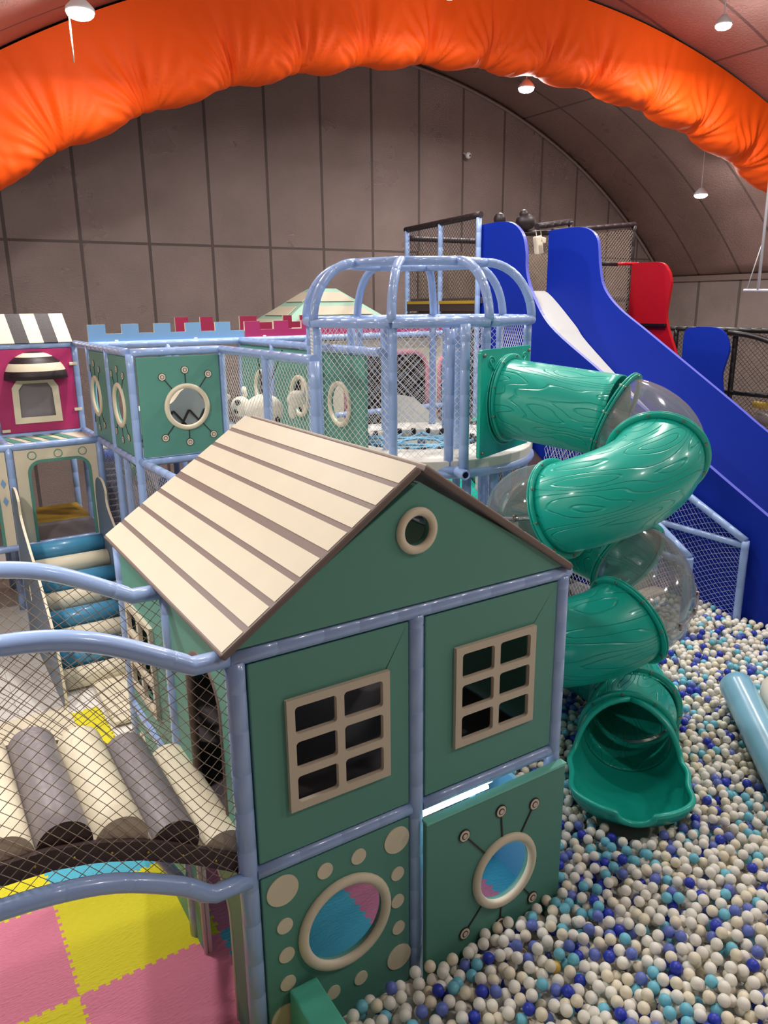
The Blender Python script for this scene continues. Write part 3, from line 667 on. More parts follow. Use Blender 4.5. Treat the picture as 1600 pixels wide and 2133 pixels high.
for q in ((2.13, 5.17, 2.98), (2.12, 5.2, 2.88), (2.25, 4.93, 2.75), (2.5, 4.9, 2.78), (2.2, 5.3, 3.03)): build(MB().ball(q, .035, 0, 10, 6), 'spot', 'black', b_)
build(MB().tube([(2.1, 5.35, 3.02), (2.02, 5.45, 3.1)], .03, 8), 'ear', 'plush', b_); build(MB().tube([(2.28, 5.3, 3.04), (2.3, 5.38, 3.12)], .03, 8), 'ear', 'plush', b_)
for q in ((2.25, 5.0), (2.55, 5.0)): build(MB().tube([(2.4, 5.05, 3.0), (q[0], q[1] - .2, 3.57)], .008, 6), 'rope', 'rope_black', cowt)
build(MB().ball((2.3, 5.1, 2.58), .13, 0, 14, 10, (1, 1, .9)), 'seat', 'plush', cowt)

# lower clutter behind the lower net
dr = thing('blue_drum', (1.5, 8.3, 0), 'blue topped ribbed grey drum standing behind the lower net left of the playhouse roof', 'drum')
mb = MB()
for k in range(26): mb.tube([(1.25, 8.2, .75 + k * .045), (1.25, 8.2, .79 + k * .045)], .2 if k % 2 else .188, 24)
build(mb, 'ribbed_body', 'grey_dark', dr); build(MB().tube([(1.25, 8.2, 1.9), (1.25, 8.2, 2.1)], .2, 24), 'blue_band', 'drum_blue', dr); build(MB().tube([(1.25, 8.2, 2.1), (1.25, 8.2, 2.14), (1.25, 8.2, 2.17)], .2, 24, rf=lambda t: .2 - .08 * t), 'lid', 'white_pad', dr); build(MB().tube([(1.25, 8.2, 0), (1.25, 8.2, .76)], .16, 20), 'base', 'grey_dark', dr)
sp_ = thing('shimmer_wheel', (1.4, 7.0, .4), 'gold and green shimmering curved ribbons behind the lower net', 'toy wheel')
for q, m_n in (([(1.4, 7.35, 2.08), (1.4, 6.9, 1.99), (1.4, 6.45, 1.84), (1.4, 6.15, 1.66), (1.4, 5.95, 1.2), (1.4, 6.1, .7)], 'gold'), ([(1.42, 7.75, 1.94), (1.42, 7.25, 1.86), (1.42, 6.9, 1.72), (1.42, 6.6, 1.4)], 'glitter_green'), ([(1.44, 8.0, 1.78), (1.44, 7.25, 1.72), (1.44, 6.65, 1.62), (1.44, 6.3, 1.4), (1.44, 6.3, .9)], 'gold')):
    build(MB().tube(spline(q, 8), .045, 8), 'ribbon', m_n, sp_)
build(MB().tube([(1.43, 7.0, 0), (1.43, 7.0, 1.8)], .03, 8), 'stand', 'grey_dark', sp_)
tag(box(None, 'toy_bin', (1.6, 5.9, .02), (2.1, 6.9, 1.85), 'drum_blue', .05), 'dark blue rounded bin behind the lower net beside the playhouse roof edge', 'bin')
tag(box(None, 'foam_step', (1.06, 5.2, .02), (1.8, 5.75, 1.0), 'grey_light', .03), 'pale grey foam step below the shimmering wheel', 'foam step')
tag(box(None, 'white_counter', (2.15, 6.0, 1.84), (3.1, 7.0, 1.9), 'white_pad', .01), 'white counter top seen under the porthole walkway', 'counter')
for x in (2.22, 3.0):
    for y in (6.1, 6.9): box(bpy.data.objects['white_counter'], 'leg', (x - .03, y - .03, 0), (x + .03, y + .03, 1.84), 'board_grey', 0)

# ------------------------------------------------------------------ cage tower
CX, CY, CR = 3.74, 3.9, 1.25
ZP, ZR = 2.56, 3.88
cg = thing('net_cage', (CX, CY, 0), 'round light blue pipe cage with domed top and white netting', 'play cage')
def cv(k, r=CR, z=0): a = k * PI / 4; return V3(CX + r * math.cos(a), CY + r * math.sin(a), z)
for k in range(8):
    pipe(cg, 'post', [cv(k, CR * .97, ZP - .1), cv(k, CR * .97, ZR)], .043)
    q = [cv(k, CR * (1 - .40 * (1 - math.cos(a)) if 0 else 1) if 0 else CR * (.6 + .4 * math.cos(a)), ZR + .585 * math.sin(a)) for a in np.linspace(0, PI / 2, 12)]
    pipe(cg, 'dome_rib', q, .046, .17)
ringp = [cv(k, CR, ZR) for k in range(8)]
for k in range(8):
    pipe(cg, 'top_ring', [cv(k, CR * 1.0, ZR), cv(k + 1, CR * 1.0, ZR)], .05, .2)
    pipe(cg, 'crown_ring', [cv(k, CR * .6, ZR + .585), cv(k + 1, CR * .6, ZR + .585)], .044, .2)
    if k not in (6,):
        a, b = cv(k, CR * .97), cv(k + 1, CR * .97)
        build(MB().net(lambda s, t: (a.lerp(b, s).x, a.lerp(b, s).y, ZP + .02 + t * (ZR - ZP - .06)), 26, 34, .0024), 'net_panel', 'net_white', cg)
cpts = [(CX + 1.29 * math.cos(a), CY + 1.29 * math.sin(a), ZP - .13) for a in np.linspace(0, 2 * PI, 49)[:-1]]
build(MB().tube(cpts, .045, 12, closed=True), 'base_ring', 'pipe', cg)
build(MB().prism((CX, CY, ZP - .05), (1, 0, 0), (0, 1, 0), .11, circ(0, 0, 1.3, 48), [circ(.06, .03, .68, 40)]), 'deck_mat', 'white_pad', cg, bevel=.025)
for k in range(6):
    a = .5 + k * PI / 3; x, y = CX + .06 + .74 * math.cos(a), CY + .03 + .74 * math.sin(a)
    pipe(cg, 'inner_post', [(x, y, 0), (x, y, ZR)], .042)
build(MB().net(lambda s, t: (CX + .06 + .72 * math.cos(s * 2 * PI), CY + .03 + .72 * math.sin(s * 2 * PI), ZP + t * (ZR - ZP)), 56, 18, .002), 'inner_net', 'net_light', cg)
mb = MB()
for k in range(14):
    a = k * 2.399; b = a + 2.3 + random.uniform(-.4, .4); q = [(CX + .06 + .66 * math.cos(a), CY + .03 + .66 * math.sin(a), ZP - .04), (CX + .06 + .66 * math.cos(b), CY + .03 + .66 * math.sin(b), ZP - .03)]; mb.tube(q, .014, 6)
build(mb, 'straps', 'strap_blue', cg)
for k in range(24):
    a = k * 2 * PI / 24; build(MB().tube([(CX + .06 + .67 * math.cos(a), CY + .03 + .67 * math.sin(a), ZP - .06), (CX + .06 + .67 * math.cos(a), CY + .03 + .67 * math.sin(a), ZP + .02)], .028, 8), 'padded_knot', 'black', cg)
for k in (5, 6, 7, 0, 4, 1, 2, 3):
    pipe(cg, 'leg', [cv(k + .15, 1.22, 0), cv(k + .15, 1.22, ZP - .13)], .05, .4)
for k in (5.9, 6.9): pipe(cg, 'leg', [cv(k, 1.05, 0), cv(k, 1.05, ZP - .13)], .048, .4)
for k in (0, 7):
    a, b = cv(k + .15, 1.2), cv(k + 1.15, 1.2)
    build(MB().net(lambda s, t: (a.lerp(b, s).x, a.lerp(b, s).y, .5 + t * 1.9), 26, 48, .0022), 'lower_net', 'net_white', cg)
# entrance posts and pipe end
for p0, p1 in (((3.36, 2.53, 2.5), (3.38, 2.56, 3.87)), ((3.32, 2.72, 2.47), (3.34, 2.74, 3.82))): pipe(cg, 'entrance_post', [p0, p1], .048)
pipe(cg, 'crossbar', [(3.0, 2.98, 2.47), (3.36, 2.62, 2.47)], .045)
build(MB().tube([(3.44, 2.9, 2.46), (3.3, 2.42, 2.47)], .05, 14, caps=False).ring((3.3, 2.42, 2.47), (.27, .96, 0), .05, .03, .01, 0, 20), 'pipe_end', 'pipe', cg)

# ------------------------------------------------------------------ spiral tube slide
HX, HY, HR, HZ, HP = 3.81, 1.3, .5, 3.17, 1.215
FW = math.atan2(.81659, .514234); TR = .37
sl = thing('tube_slide', (HX, HY, 0), 'green spiral tube slide with clear bubble bends running from the cage into the ball pit', 'tube slide')
def hel(t):
    a = FW - 2 * PI * t; return V3(HX + HR * math.cos(a), HY + HR * math.sin(a), max(HZ - HP * t, .41))
T1 = .0975; P1 = hel(T1); tg = (hel(T1 + .001) - hel(T1 - .001)).normalized(); tgh = V3(tg.x, tg.y, 0).normalized()
P0 = P1 - tgh * 1.1 + V3(0, 0, .11)
def section(pts, m, name, parent=sl, bulge=0, n=36, wood=False, r=TR, solid=.012, vo=0, **kw):
    pts = [V3(p) for p in pts]; N = len(pts); vs = []; tc = []; u = None; L = 0
    for i in range(N):
        a = pts[max(i - 1, 0)]; b = pts[min(i + 1, N - 1)]; t = (b - a).normalized()
        u = V3(0, 0, 1) - t * t.z; u.normalize(); w = t.cross(u)
        if i: L += (pts[i] - pts[i - 1]).length
        rr = r + bulge * math.sin(PI * i / (N - 1)) ** .6 if bulge else r
        for k in range(n):
            c = 2 * PI * k / n; vs.append(pts[i] + (u * math.cos(c) + w * math.sin(c)) * rr); tc.append((math.cos(c) * 1.5 + vo, math.sin(c) * 1.5, L * 1.35 + vo * 3))
    mb = MB().add(vs, [(i * n + k, i * n + (k + 1) % n, (i + 1) * n + (k + 1) % n, (i + 1) * n + k) for i in range(N - 1) for k in range(n)], 0, True)
    mb.tc = tc
    return build(mb, name, m, parent, solid=solid, **kw)
def flange(p, t, parent, m='tube_green', r=TR, bolts=True):
    p, t = V3(p), V3(t).normalized()
    f = MB()
    for s in (-.011, .013):
        f.ring(p + t * s, t, r + .055, r - .004, .011, 0, 44)
    fl = build(f, 'flange', m, parent)
    if bolts:
        u = t.orthogonal().normalized(); w = t.cross(u)
        for k in range(9):
            a = 2 * PI * k / 9 + .3; q = p + (u * math.cos(a) + w * math.sin(a)) * (r + .032)
            build(MB().tube([q - t * .03, q - t * .026, q + t * .026, q + t * .03], .013, 8), 'bolt', 'bolt', fl)
    return fl
def hpts(a, b, n=22): return [hel(a + (b - a) * i / n) for i in range(n + 1)]
def htan(t): return hel(t + .002) - hel(t - .002)
cuts = [T1, .305, .625, .86, 1.17, 1.42, 1.68, 1.95, 2.28]
section([P0.lerp(P1, i / 14) for i in range(15)], 'tube_wood', 'tube_section', label='green straight tube with moulded wood grain')
kinds = ['clear', 'tube_wood', 'clear', 'tube_wood', 'clear', 'tube_wood', 'tube_wood', 'tube_wood']
for i, kd in enumerate(kinds):
    a, b = cuts[i], cuts[i + 1]
    if kd == 'clear':
        s_ = section(hpts(a, b), 'clear', 'clear_bend', bulge=.05, solid=0, label='clear plastic bubble bend')
        # bolted seam along the outside of the bend
        mb = MB(); q = []
        for k in range(23):
            t = a + (b - a) * k / 22; c = hel(t); d = V3(c.x - HX, c.y - HY, 0).normalized(); q.append(c + d * (TR + .05 * math.sin(PI * k / 22) ** .6 + .012))
        mb.tube(q, .012, 6)
        build(mb, 'seam', 'clear', s_)
        for k in range(3, 22, 4): build(MB().tube([q[k] - V3(0, 0, .028), q[k] - V3(0, 0, .022), q[k] + V3(0, 0, .022), q[k] + V3(0, 0, .028)], .013, 8), 'bolt', 'bolt', s_)
    else:
        section(hpts(a, b), 'tube_wood', 'tube_section', vo=i * 1.7, label='green tube bend with moulded wood grain')
for c in cuts: flange(hel(c), htan(c), sl)
flange(P0 + tgh * .05, tgh, sl)
# mounting panel
pn = V3(-tgh.y, tgh.x, 0); pc = P0.copy()
if pn.x < 0: pn = -pn
hh = .5
mp = build(MB().prism((pc.x, pc.y, pc.z - .02), pn, (0, 0, 1), .035, rrect(-.55, -.5, .5, .5, .03), [circ(0, .0, .36, 40)]), 'mounting_panel', 'tube_green', sl, bevel=.01)
for x in (-.5, .45):
    for z in (-.45, .45): build(MB().ball(pc + pn * x + V3(0, 0, z - .02) + tgh * .025, .018, 0, 10, 6), 'bolt', 'bolt', mp)
mb = MB()
for sx in (-1, 1):
    c = pc + pn * (.36 * sx) + V3(0, 0, .36) + tgh * .018
    mb.tube([c + pn * (.07 * math.cos(a) * (1 - a / 14)) + V3(0, 0, .06 * math.sin(a) * (1 - a / 14)) for a in np.linspace(0, 9, 26)], .008, 6)
    mb.tube([c + pn * (-.06 * sx) + V3(0, 0, -.08), c + pn * (.03 * sx) + V3(0, 0, .02)], .012, 6)
mb.ring(pc + tgh * .02 - V3(0, 0, .02), tgh, .44, .42, .006)
build(mb, 'leaf_relief', 'tube_green', mp)
# exit chute
E0 = hel(2.28); ed = V3(htan(2.28).x, htan(2.28).y, 0).normalized()
TIP = V3(3.22, -.12, .22); E0h = V3(E0.x, E0.y, E0.z); 
def exitp(s):
    # from the last joint, straightening toward the tip
    A = E0h; B = V3(3.74, .76, .41); C = V3(2.98, -.06, .37)
    return A * (1 - s) ** 2 + B * 2 * s * (1 - s) + C * s * s
section([exitp(s) for s in np.linspace(0, .4, 14)], 'tube_wood', 'tube_section', vo=9.3)
flange(exitp(.4), exitp(.41) - exitp(.39), sl)
S = 30; n = 32; vs = []; edgeL = []; edgeR = []
for i in range(S + 1):
    q = i / S; s = .4 + .6 * q; c = exitp(s); t = (exitp(s + .01) - exitp(s - .01)).normalized(); u = (V3(0, 0, 1) - t * t.z).normalized(); w = t.cross(u)
    al = PI * (1 - .0 * q) if q < .04 else PI * (1 - .50 * min(1, ((q - .04) / .3)) ** .8)
    end = max(0, (q - .68) / .32)
    rw = (TR + .085 * math.sin(min(1, q / .65) * PI / 2)) * math.sqrt(max(0, 1 - end ** 2.4) * .9 + .1 if end > 0 else 1)
    rh = TR * (1 - .15 * q) * (1 - .75 * end ** 1.6)
    wav = 1 + .03 * math.sin(q * 17)
    for k in range(n + 1):
        f = -al + 2 * al * k / n
        vs.append(c - u * math.cos(f) * rh + w * math.sin(f) * rw * wav + V3(0, 0, .02 * end))
    edgeL.append(vs[-n - 1]); edgeR.append(vs[-1])
mb = MB().add(vs, [(i * (n + 1) + k, i * (n + 1) + k + 1, (i + 1) * (n + 1) + k + 1, (i + 1) * (n + 1) + k) for i in range(S) for k in range(n)], 0, True)
CHV = np.array([tuple(q) for q in vs])
ch = build(mb, 'exit_chute', 'tube_green', sl, solid=.02, label='open scooped exit of the slide')
lip = edgeL[1:] + vs[-n - 1:][::3] + edgeR[::-1][:-1]
build(MB().tube(lip, .024, 10), 'rim', 'tube_green', ch)
pipe(sl, 'support_post', [(4.55, 1.75, 0), (4.55, 1.75, 1.55)], .05)
build(MB().tube([(4.55, 1.75, 1.5), (4.35, 1.6, 1.62), (4.15, 1.45, 1.6)], .03, 10), 'support_arm', 'pipe', sl)

# ------------------------------------------------------------------ big slides at the right
def board(X, outline, m, em, name, parent, th=.06):
    p = spline([(a, b, 0) for a, b in outline], 6); poly = [(-q.x, q.y) for q in p]
    return poly
def slide_board(X, top, bottom, m, em, parent, name='side_board', th=.06):
    p = [(q.x, q.y) for q in spline([(a, b, 0) for a, b in top], 6)]
    poly = [(-a, b) for a, b in p + bottom]
    return build(MB().prism((X, 0, 0), *YZ, th, poly, (), 0, 1), name, [m, em], parent, bevel=.006)
bs = thing('blue_slide', (7.7, 3.5, 0), 'tall royal blue slide with high curved side boards at the right of the pit', 'slide')
t1 = [(6.98, 5.25), (6.48, 5.265), (6.15, 5.22), (5.92, 5.05), (5.83, 4.8), (5.8, 4.5), (5.64, 4.16), (5.24, 3.71), (4.36, 3.195), (3.5, 2.72), (2.42, 2.1), (1.62, 1.66), (.6, 1.1), (-.3, .75)]
slide_board(7.1, t1, [(-.4, 0), (6.98, 0)], 'slide_blue', 'edge_blue', bs)
t2 = [(6.6, 5.19), (6.03, 5.2), (5.72, 5.14), (5.54, 4.97), (5.47, 4.6), (5.36, 4.27), (5.05, 3.97), (4.485, 3.63), (3.69, 3.154), (2.9, 2.68), (2.46, 2.41), (1.2, 1.7), (.0, 1.0)]
slide_board(8.3, t2, [(-.1, 0), (6.6, 0)], 'slide_blue', 'edge_blue', bs)
bed = [(6.84, 4.2), (6.55, 4.21), (5.9, 3.7), (5.6, 3.42), (4.4, 2.55), (3.0, 1.6), (1.4, .55), (.2, .3)]
sp2 = [(q.x, q.y) for q in spline([(a, b, 0) for a, b in bed], 5)]
build(MB().prism((7.7, 0, 0), *YZ, 1.12, [(-a, b) for a, b in sp2] + [(-a, b - .06) for a, b in reversed(sp2)]), 'slide_bed', 'slide_bed', bs)
rs = thing('red_slide', (9.7, 4.5, 0), 'dark red slide board standing beyond the blue slide', 'slide')
slide_board(9.6, [(5.95, 4.67), (5.4, 4.665), (5.22, 4.55), (5.14, 4.35), (5.16, 4.1), (5.18, 3.85), (5.11, 3.6), (4.93, 3.22), (4.8, 2.8), (4.7, 2.3)], [(4.65, 0), (5.95, 0)], 'slide_red', 'slide_red', rs)
build(MB().prism((10.05, 0, 0), *YZ, .8, [(-5.9, 2.6), (-5.2, 2.5), (-4.75, 1.9), (-4.75, 1.8), (-5.9, 2.4)]), 'slide_bed', 'slide_red', rs)
build(MB().box((9.5, 5.15, 3.66), (9.57, 5.75, 3.7)), 'ledge', 'black', rs)
b3 = thing('small_blue_board', (12, 6, 0), 'small dark blue curved side board in front of the black net enclosure, far right', 'slide board')
slide_board(12.0, [(6.6, 3.4), (6.5, 3.55), (5.95, 3.57), (5.72, 3.46), (5.6, 3.2), (5.64, 2.95), (5.69, 2.7), (5.64, 2.4), (5.55, 2.0)], [(5.5, 0), (6.6, 0)], 'slide_blue', 'slide_blue', b3)

# slide tower cage, black pads and nets
tc_ = thing('slide_tower', (8, 7.9, 0), 'tall slide tower with black padded rails and black nets behind the blue slide', 'play tower')
for y in (6.85, 7.87, 8.88): pipe(tc_, 'post', [(7.0, y, 0), (7.0, y, 5.36)], .045, m='pipe')
pipe(tc_, 'padded_rail', [(7.0, 6.8, 5.4), (7.0, 8.92, 5.34)], .05, m='black_vinyl')
pipe(tc_, 'padded_rail', [(7.0, 8.9, 5.2), (9.2, 8.9, 5.2)], .05, m='black_vinyl')
build(MB().net(lambda s, t: (7.0, 8.86 - s * 2.0, 4.0 + t * 1.34), 56, 36, .003), 'side_net', 'net_black', tc_)
build(MB().net(lambda s, t: (7.05 + s * 5.0, 8.9, 3.9 + t * 1.34), 120, 34, .003), 'side_net', 'net_black', tc_)
build(MB().box((6.97, 6.86, 3.93), (7.03, 8.86, 4.06)).box((6.97, 6.86, 3.55), (7.03, 8.86, 3.9)), 'kick_board', 'dark_brown', tc_)
build(MB().box((6.96, 6.88, 4.05), (7.04, 8.84, 4.1)), 'edge_strip', 'yel_dull', tc_)
box(tc_, 'deck', (7.05, 6.8, 4.05), (10.9, 8.85, 4.15), 'grey_dark')
box(tc_, 'back_board', (7.3, 8.95, 1.2), (10.8, 9.0, 5.0), 'board_tan', .0)
for x, y in ((10.55, 6.8), (8.25, 7.25), (9.4, 7.25), (10.9, 8.85)): pipe(tc_, 'padded_post', [(x, y, 0), (x, y, 5.38)], .045, m='black_vinyl')
pipe(tc_, 'padded_rail', [(8.5, 6.75, 5.2), (10.57, 6.8, 5.4)], .045, m='black_vinyl')
pipe(tc_, 'padded_rail', [(8.28, 6.9, 5.28), (9.42, 7.25, 5.44)], .05, m='black_vinyl')
pipe(tc_, 'padded_rail', [(8.25, 7.25, 5.2), (8.95, 7.0, 5.22)], .045, m='black_vinyl')
build(MB().net(lambda s, t: (8.8 + s * 1.75, 6.78, 3.4 + t * 1.9), 50, 54, .003), 'side_net', 'net_tan', tc_)
build(MB().net(lambda s, t: (8.1 + s * 1.0, 7.22 - .1 * s, 4.2 + t * 1.05), 34, 36, .003), 'side_net', 'net_tan', tc_)
build(MB().ball((7.74, 7.22, 5.4), .1, 0, 16, 10, (1, 1, 1.05)), 'post_cap', 'black_vinyl', tc_, label='round black cap behind the slide top')
build(MB().ball((8.3, 7.2, 5.38), .17, 0, 16, 10, (1.1, .9, .8)).ball((8.26, 7.2, 5.5), .08, 0, 12, 8, (1, 1, 1)), 'bundled_pad', 'black_vinyl', tc_, label='bunched black padding')
pipe(tc_, 'grab_bar', [(8.9, 6.02, 4.66), (9.25, 6.0, 4.66)], .035, m='black_vinyl'); pipe(tc_, 'grab_bar', [(9.25, 6.0, 4.66), (9.75, 5.98, 4.67)], .028, m='slide_red')
hb = thing('hanging_box', (8.39, 6.95, 4.85), 'small white box hanging by two straps from a black rail between the blue boards', 'box')
build(MB().box((-.07, -.05, -.16), (.07, .05, .14), 0, Matrix.Translation((8.375, 6.95, 5.0)) @ Matrix.Rotation(-.2, 4, 'Y')).box((.0, -.05, .03), (.13, .05, .13), 0, Matrix.Translation((8.375, 6.95, 5.0)) @ Matrix.Rotation(.1, 4, 'Y')), 'body', 'cream', hb, bevel=.02)
for x in (8.33, 8.44): build(MB().tube([(x, 6.95, 5.13), (x, 6.98, 5.26)], .008, 6), 'strap', 'cream', hb)

# black enclosure at far right
be = thing('net_enclosure', (13, 5.5, 0), 'black pipe and net enclosure by the right wall', 'net enclosure')
for y in (8.2, 7.25, 6.9, 5.9, 4.9, 3.9): pipe(be, 'post', [(12.6, y, 0), (12.6, y, 3.5)], .05, m='black')
for z in (3.5, 2.32): pipe(be, 'rail', [(12.6, 8.4, z), (12.6, 3.4, z)], .05, m='black')
build(MB().tube([(12.5, 6.0 - 1.9 * math.sin(a), 2.2 + 1.25 * math.cos(a)) for a in np.linspace(0, 1.5, 16)], .05, 12), 'curved_rail', 'black', be)
build(MB().net(lambda s, t: (12.62 + .15 * math.sin(PI * t), 7.0 - s * 3.6, 1.0 + t * 2.4), 110, 70, .004), 'side_net', 'net_tan', be)
build(MB().net(lambda s, t: (13.6, 8.0 - s * 4.4, .6 + t * 2.8), 90, 60, .006), 'rear_net', 'net_black', be)
for y, z, r_, c, l in ((5.45, 2.1, .07, 'yellow', 'small yellow foam roll end behind the black net'), (5.0, 1.83, .12, 'yellow', 'yellow foam roll above the blue slide edge behind the black net')):
    tag(build(MB().tube([(12.9, y + .1, z), (12.9, y - .28 * r_ / .12, z - .02)], r_, 16), 'foam_roll', c), l, 'foam roll', 'foam rolls in the net enclosure')
for y, z, l in ((5.3, 1.85, 'grey foam roll between the two yellow rolls'), (4.75, 1.5, 'grey foam roll lowest by the right edge of the photo')):
    tag(build(MB().tube([(13.0, y + .2, z), (13.0, y - .3, z - .1)], .13, 16), 'foam_roll', 'grey_pad'), l, 'foam roll', 'foam rolls in the net enclosure')
tag(build(MB().box((12.8, 3.8, 0), (13.4, 6.2, 1.4)), 'foam_bench', 'grey_dark'), 'dark grey bench under the foam rolls in the black enclosure', 'bench')

# hanging steel bracket
hk = thing('hanging_bracket', (10.2, 3.9, 4.2), 'thin white steel pole with a triangular bracket hanging at the right edge', 'bracket')
build(MB().tube([(10, 3.93, 8.94), (10, 3.9, 4.2)], .022, 8), 'pole', 'lamp_body', hk)
build(MB().tube([(10, 4.13, 4.2), (10, 3.2, 4.18)], .022, 8), 'bar', 'lamp_body', hk); build(MB().tube([(10, 4.08, 4.23), (10, 3.92, 4.85)], .008, 6), 'stay', 'lamp_body', hk)

# lane fences between slides
for X, pts, lab in ((6.05, [(1.85, 1.28), (2.3, 1.55), (4.2, 2.7)], 'light blue netted slide fence nearer the clear bubble'), (6.98, [(1.78, 1.33), (2.6, 1.71), (5.0, 2.9)], 'light blue netted slide fence against the blue slide board')):
    f = thing('slide_fence', (X, 2.5, 0), lab, 'fence')
    pipe(f, 'post', [(X, pts[0][0], 0), (X, pts[0][0], pts[0][1])], .045)
    pipe(f, 'handrail', [(X, a, b) for a, b in pts], .045)
    pipe(f, 'midrail', [(X, pts[0][0], pts[0][1] - .06), (X, pts[0][0] + 1.4, pts[0][1] - .05), (X, 4.6, pts[0][1])], .04)
    pipe(f, 'post', [(X, 3.0, 0), (X, 3.0, 1.9)], .04)
    xs_ = [a for a, b in pts]; zz = [b for a, b in pts]
    build(MB().net(lambda s, t, X=X: (X, pts[0][0] + s * (pts[-1][0] - pts[0][0]), .15 + t * (interp(xs_, zz, pts[0][0] + s * (pts[-1][0] - pts[0][0])) - .18)), 70, 40, .0028), 'side_net', 'net_white' if X < 6.5 else 'net_light', f)
tag(build(MB().prism((6.5, 0, 0), *YZ, .85, [(-6.0, 2.3), (-3.2, .55), (-3.2, .45), (-6.0, 2.2)]), 'slide_lane', 'dark_brown'), 'dark sloping lane between the two netted slide fences', 'slide lane')
for k, (y, z) in enumerate(((3.1, .62), (2.85, .42))):
    tag(box(None, 'foam_step', (6.1, y - .12, z - .5), (6.95, y + .12, z), 'beige', .02), ('upper' if k == 0 else 'lower') + ' beige foam step at the foot of the lane behind the nearer slide fence', 'foam step')
tag(build(MB().prism((5.6, 0, 0), *YZ, .8, [(-6.6, 1.9), (-6.0, 1.7), (-4.6, .75), (-3.6, .5), (-3.6, .4), (-6.6, 1.7)]), 'wave_slide', 'tube_green'), 'teal wave slide visible through the nets below the cage platform', 'slide')
tag(build(MB().prism((6.7, 0, 0), *YZ, .8, [(-7.2, 1.3), (-6.4, 1.2), (-5.4, .75), (-4.6, .6), (-4.6, .5), (-7.2, 1.1)]), 'wave_slide', 'tube_green'), 'farther teal wave slide left of the clear bubble', 'slide')
gw = build(MB().prism((0, 5.5, 0), *XZ, .04, rect(5.95, .6, 7.04, 2.2), [rect(6.5, 1.82, 6.95, 1.95), rect(6.5, 1.6, 6.95, 1.73), rect(6.5, 1.38, 6.95, 1.51)]), 'slotted_panel', 'white_pad')
tag(gw, 'cream panel with black netted slots behind the tube slide', 'panel')
build(MB().box((6.0, 5.55, .7), (7.0, 5.57, 2.15)), 'slot_backing', 'black_vinyl', gw)
tag(build(MB().prism((4.5, 6.3, 0), *XZ, .5, [(4.35 - 4.5, 1.1), (5.0 - 4.5, 1.1), (4.35 - 4.5, 2.5)]), 'foam_wedge', 'drum_blue2') if mat('drum_blue2', (70, 140, 205), .5) else None, 'light blue foam wedge seen through the cage', 'foam wedge')
tag(build(MB().prism((5.6, 6.6, 0), *XZ, .5, [(-.2, 1.1), (.9, 1.1), (.9, 2.0), (.3, 2.3), (-.2, 2.7)]), 'foam_ramp', 'white_pad'), 'white foam ramp seen through the cage', 'foam ramp')
tag(build(MB().prism((6.9, 6.3, 0), *XZ, .5, [(-.5, 1.1), (.9, 1.1), (.9, 2.2), (.2, 2.5), (-.5, 2.0)]), 'foam_ramp', 'tube_green'), 'teal foam ramp seen through the cage beside the white ramp', 'foam ramp')

# ------------------------------------------------------------------ inflatables in the pit
it_ = thing('inflatable_seesaw', (4.9, .3, .2), 'light blue and cream inflatable toy lying on the balls at the right edge', 'inflatable toy')
ax0, ax1 = V3(5.2, .62, .5), V3(4.25, -.5, .33)
build(MB().tube([ax0 + (ax0 - ax1).normalized() * .04] + [ax0.lerp(ax1, k / 16) for k in range(17)], .15, 26, rf=lambda t: .15 * (.55 if t == 0 else (1 - .05 * math.exp(-((t - .45) / .02) ** 2)))), 'blue_roll', 'inflate_blue', it_)
dz = (ax1 - ax0).normalized(); side = V3(-dz.y, dz.x, 0)
if side.x < 0: side = -side
cc = ax0.lerp(ax1, .35) + side * .55 + V3(0, 0, .06)
M_ = Matrix((( side.x, dz.x, 0, 0), (side.y, dz.y, 0, 0), (0, 0, 1, 0), (0, 0, 0, 1)))
vs = []; nu, nv = 40, 20
def sgn(x, e): return math.copysign(abs(x) ** e, x)
mb = MB()
for j in range(nv + 1):
    p_ = -PI / 2 + PI * j / nv
    for i in range(nu):
        a = 2 * PI * i / nu; q = V3(.4 * sgn(math.cos(p_), .6) * sgn(math.cos(a), .6), .62 * sgn(math.cos(p_), .6) * sgn(math.sin(a), .6), .2 * sgn(math.sin(p_), .7)); vs.append(M_ @ q + cc)
mb.add(vs, [(j * nu + i, j * nu + (i + 1) % nu, (j + 1) * nu + (i + 1) % nu, (j + 1) * nu + i) for j in range(nv) for i in range(nu)], 0, True)
build(mb, 'cream_cushion', 'inflate_cream', it_)

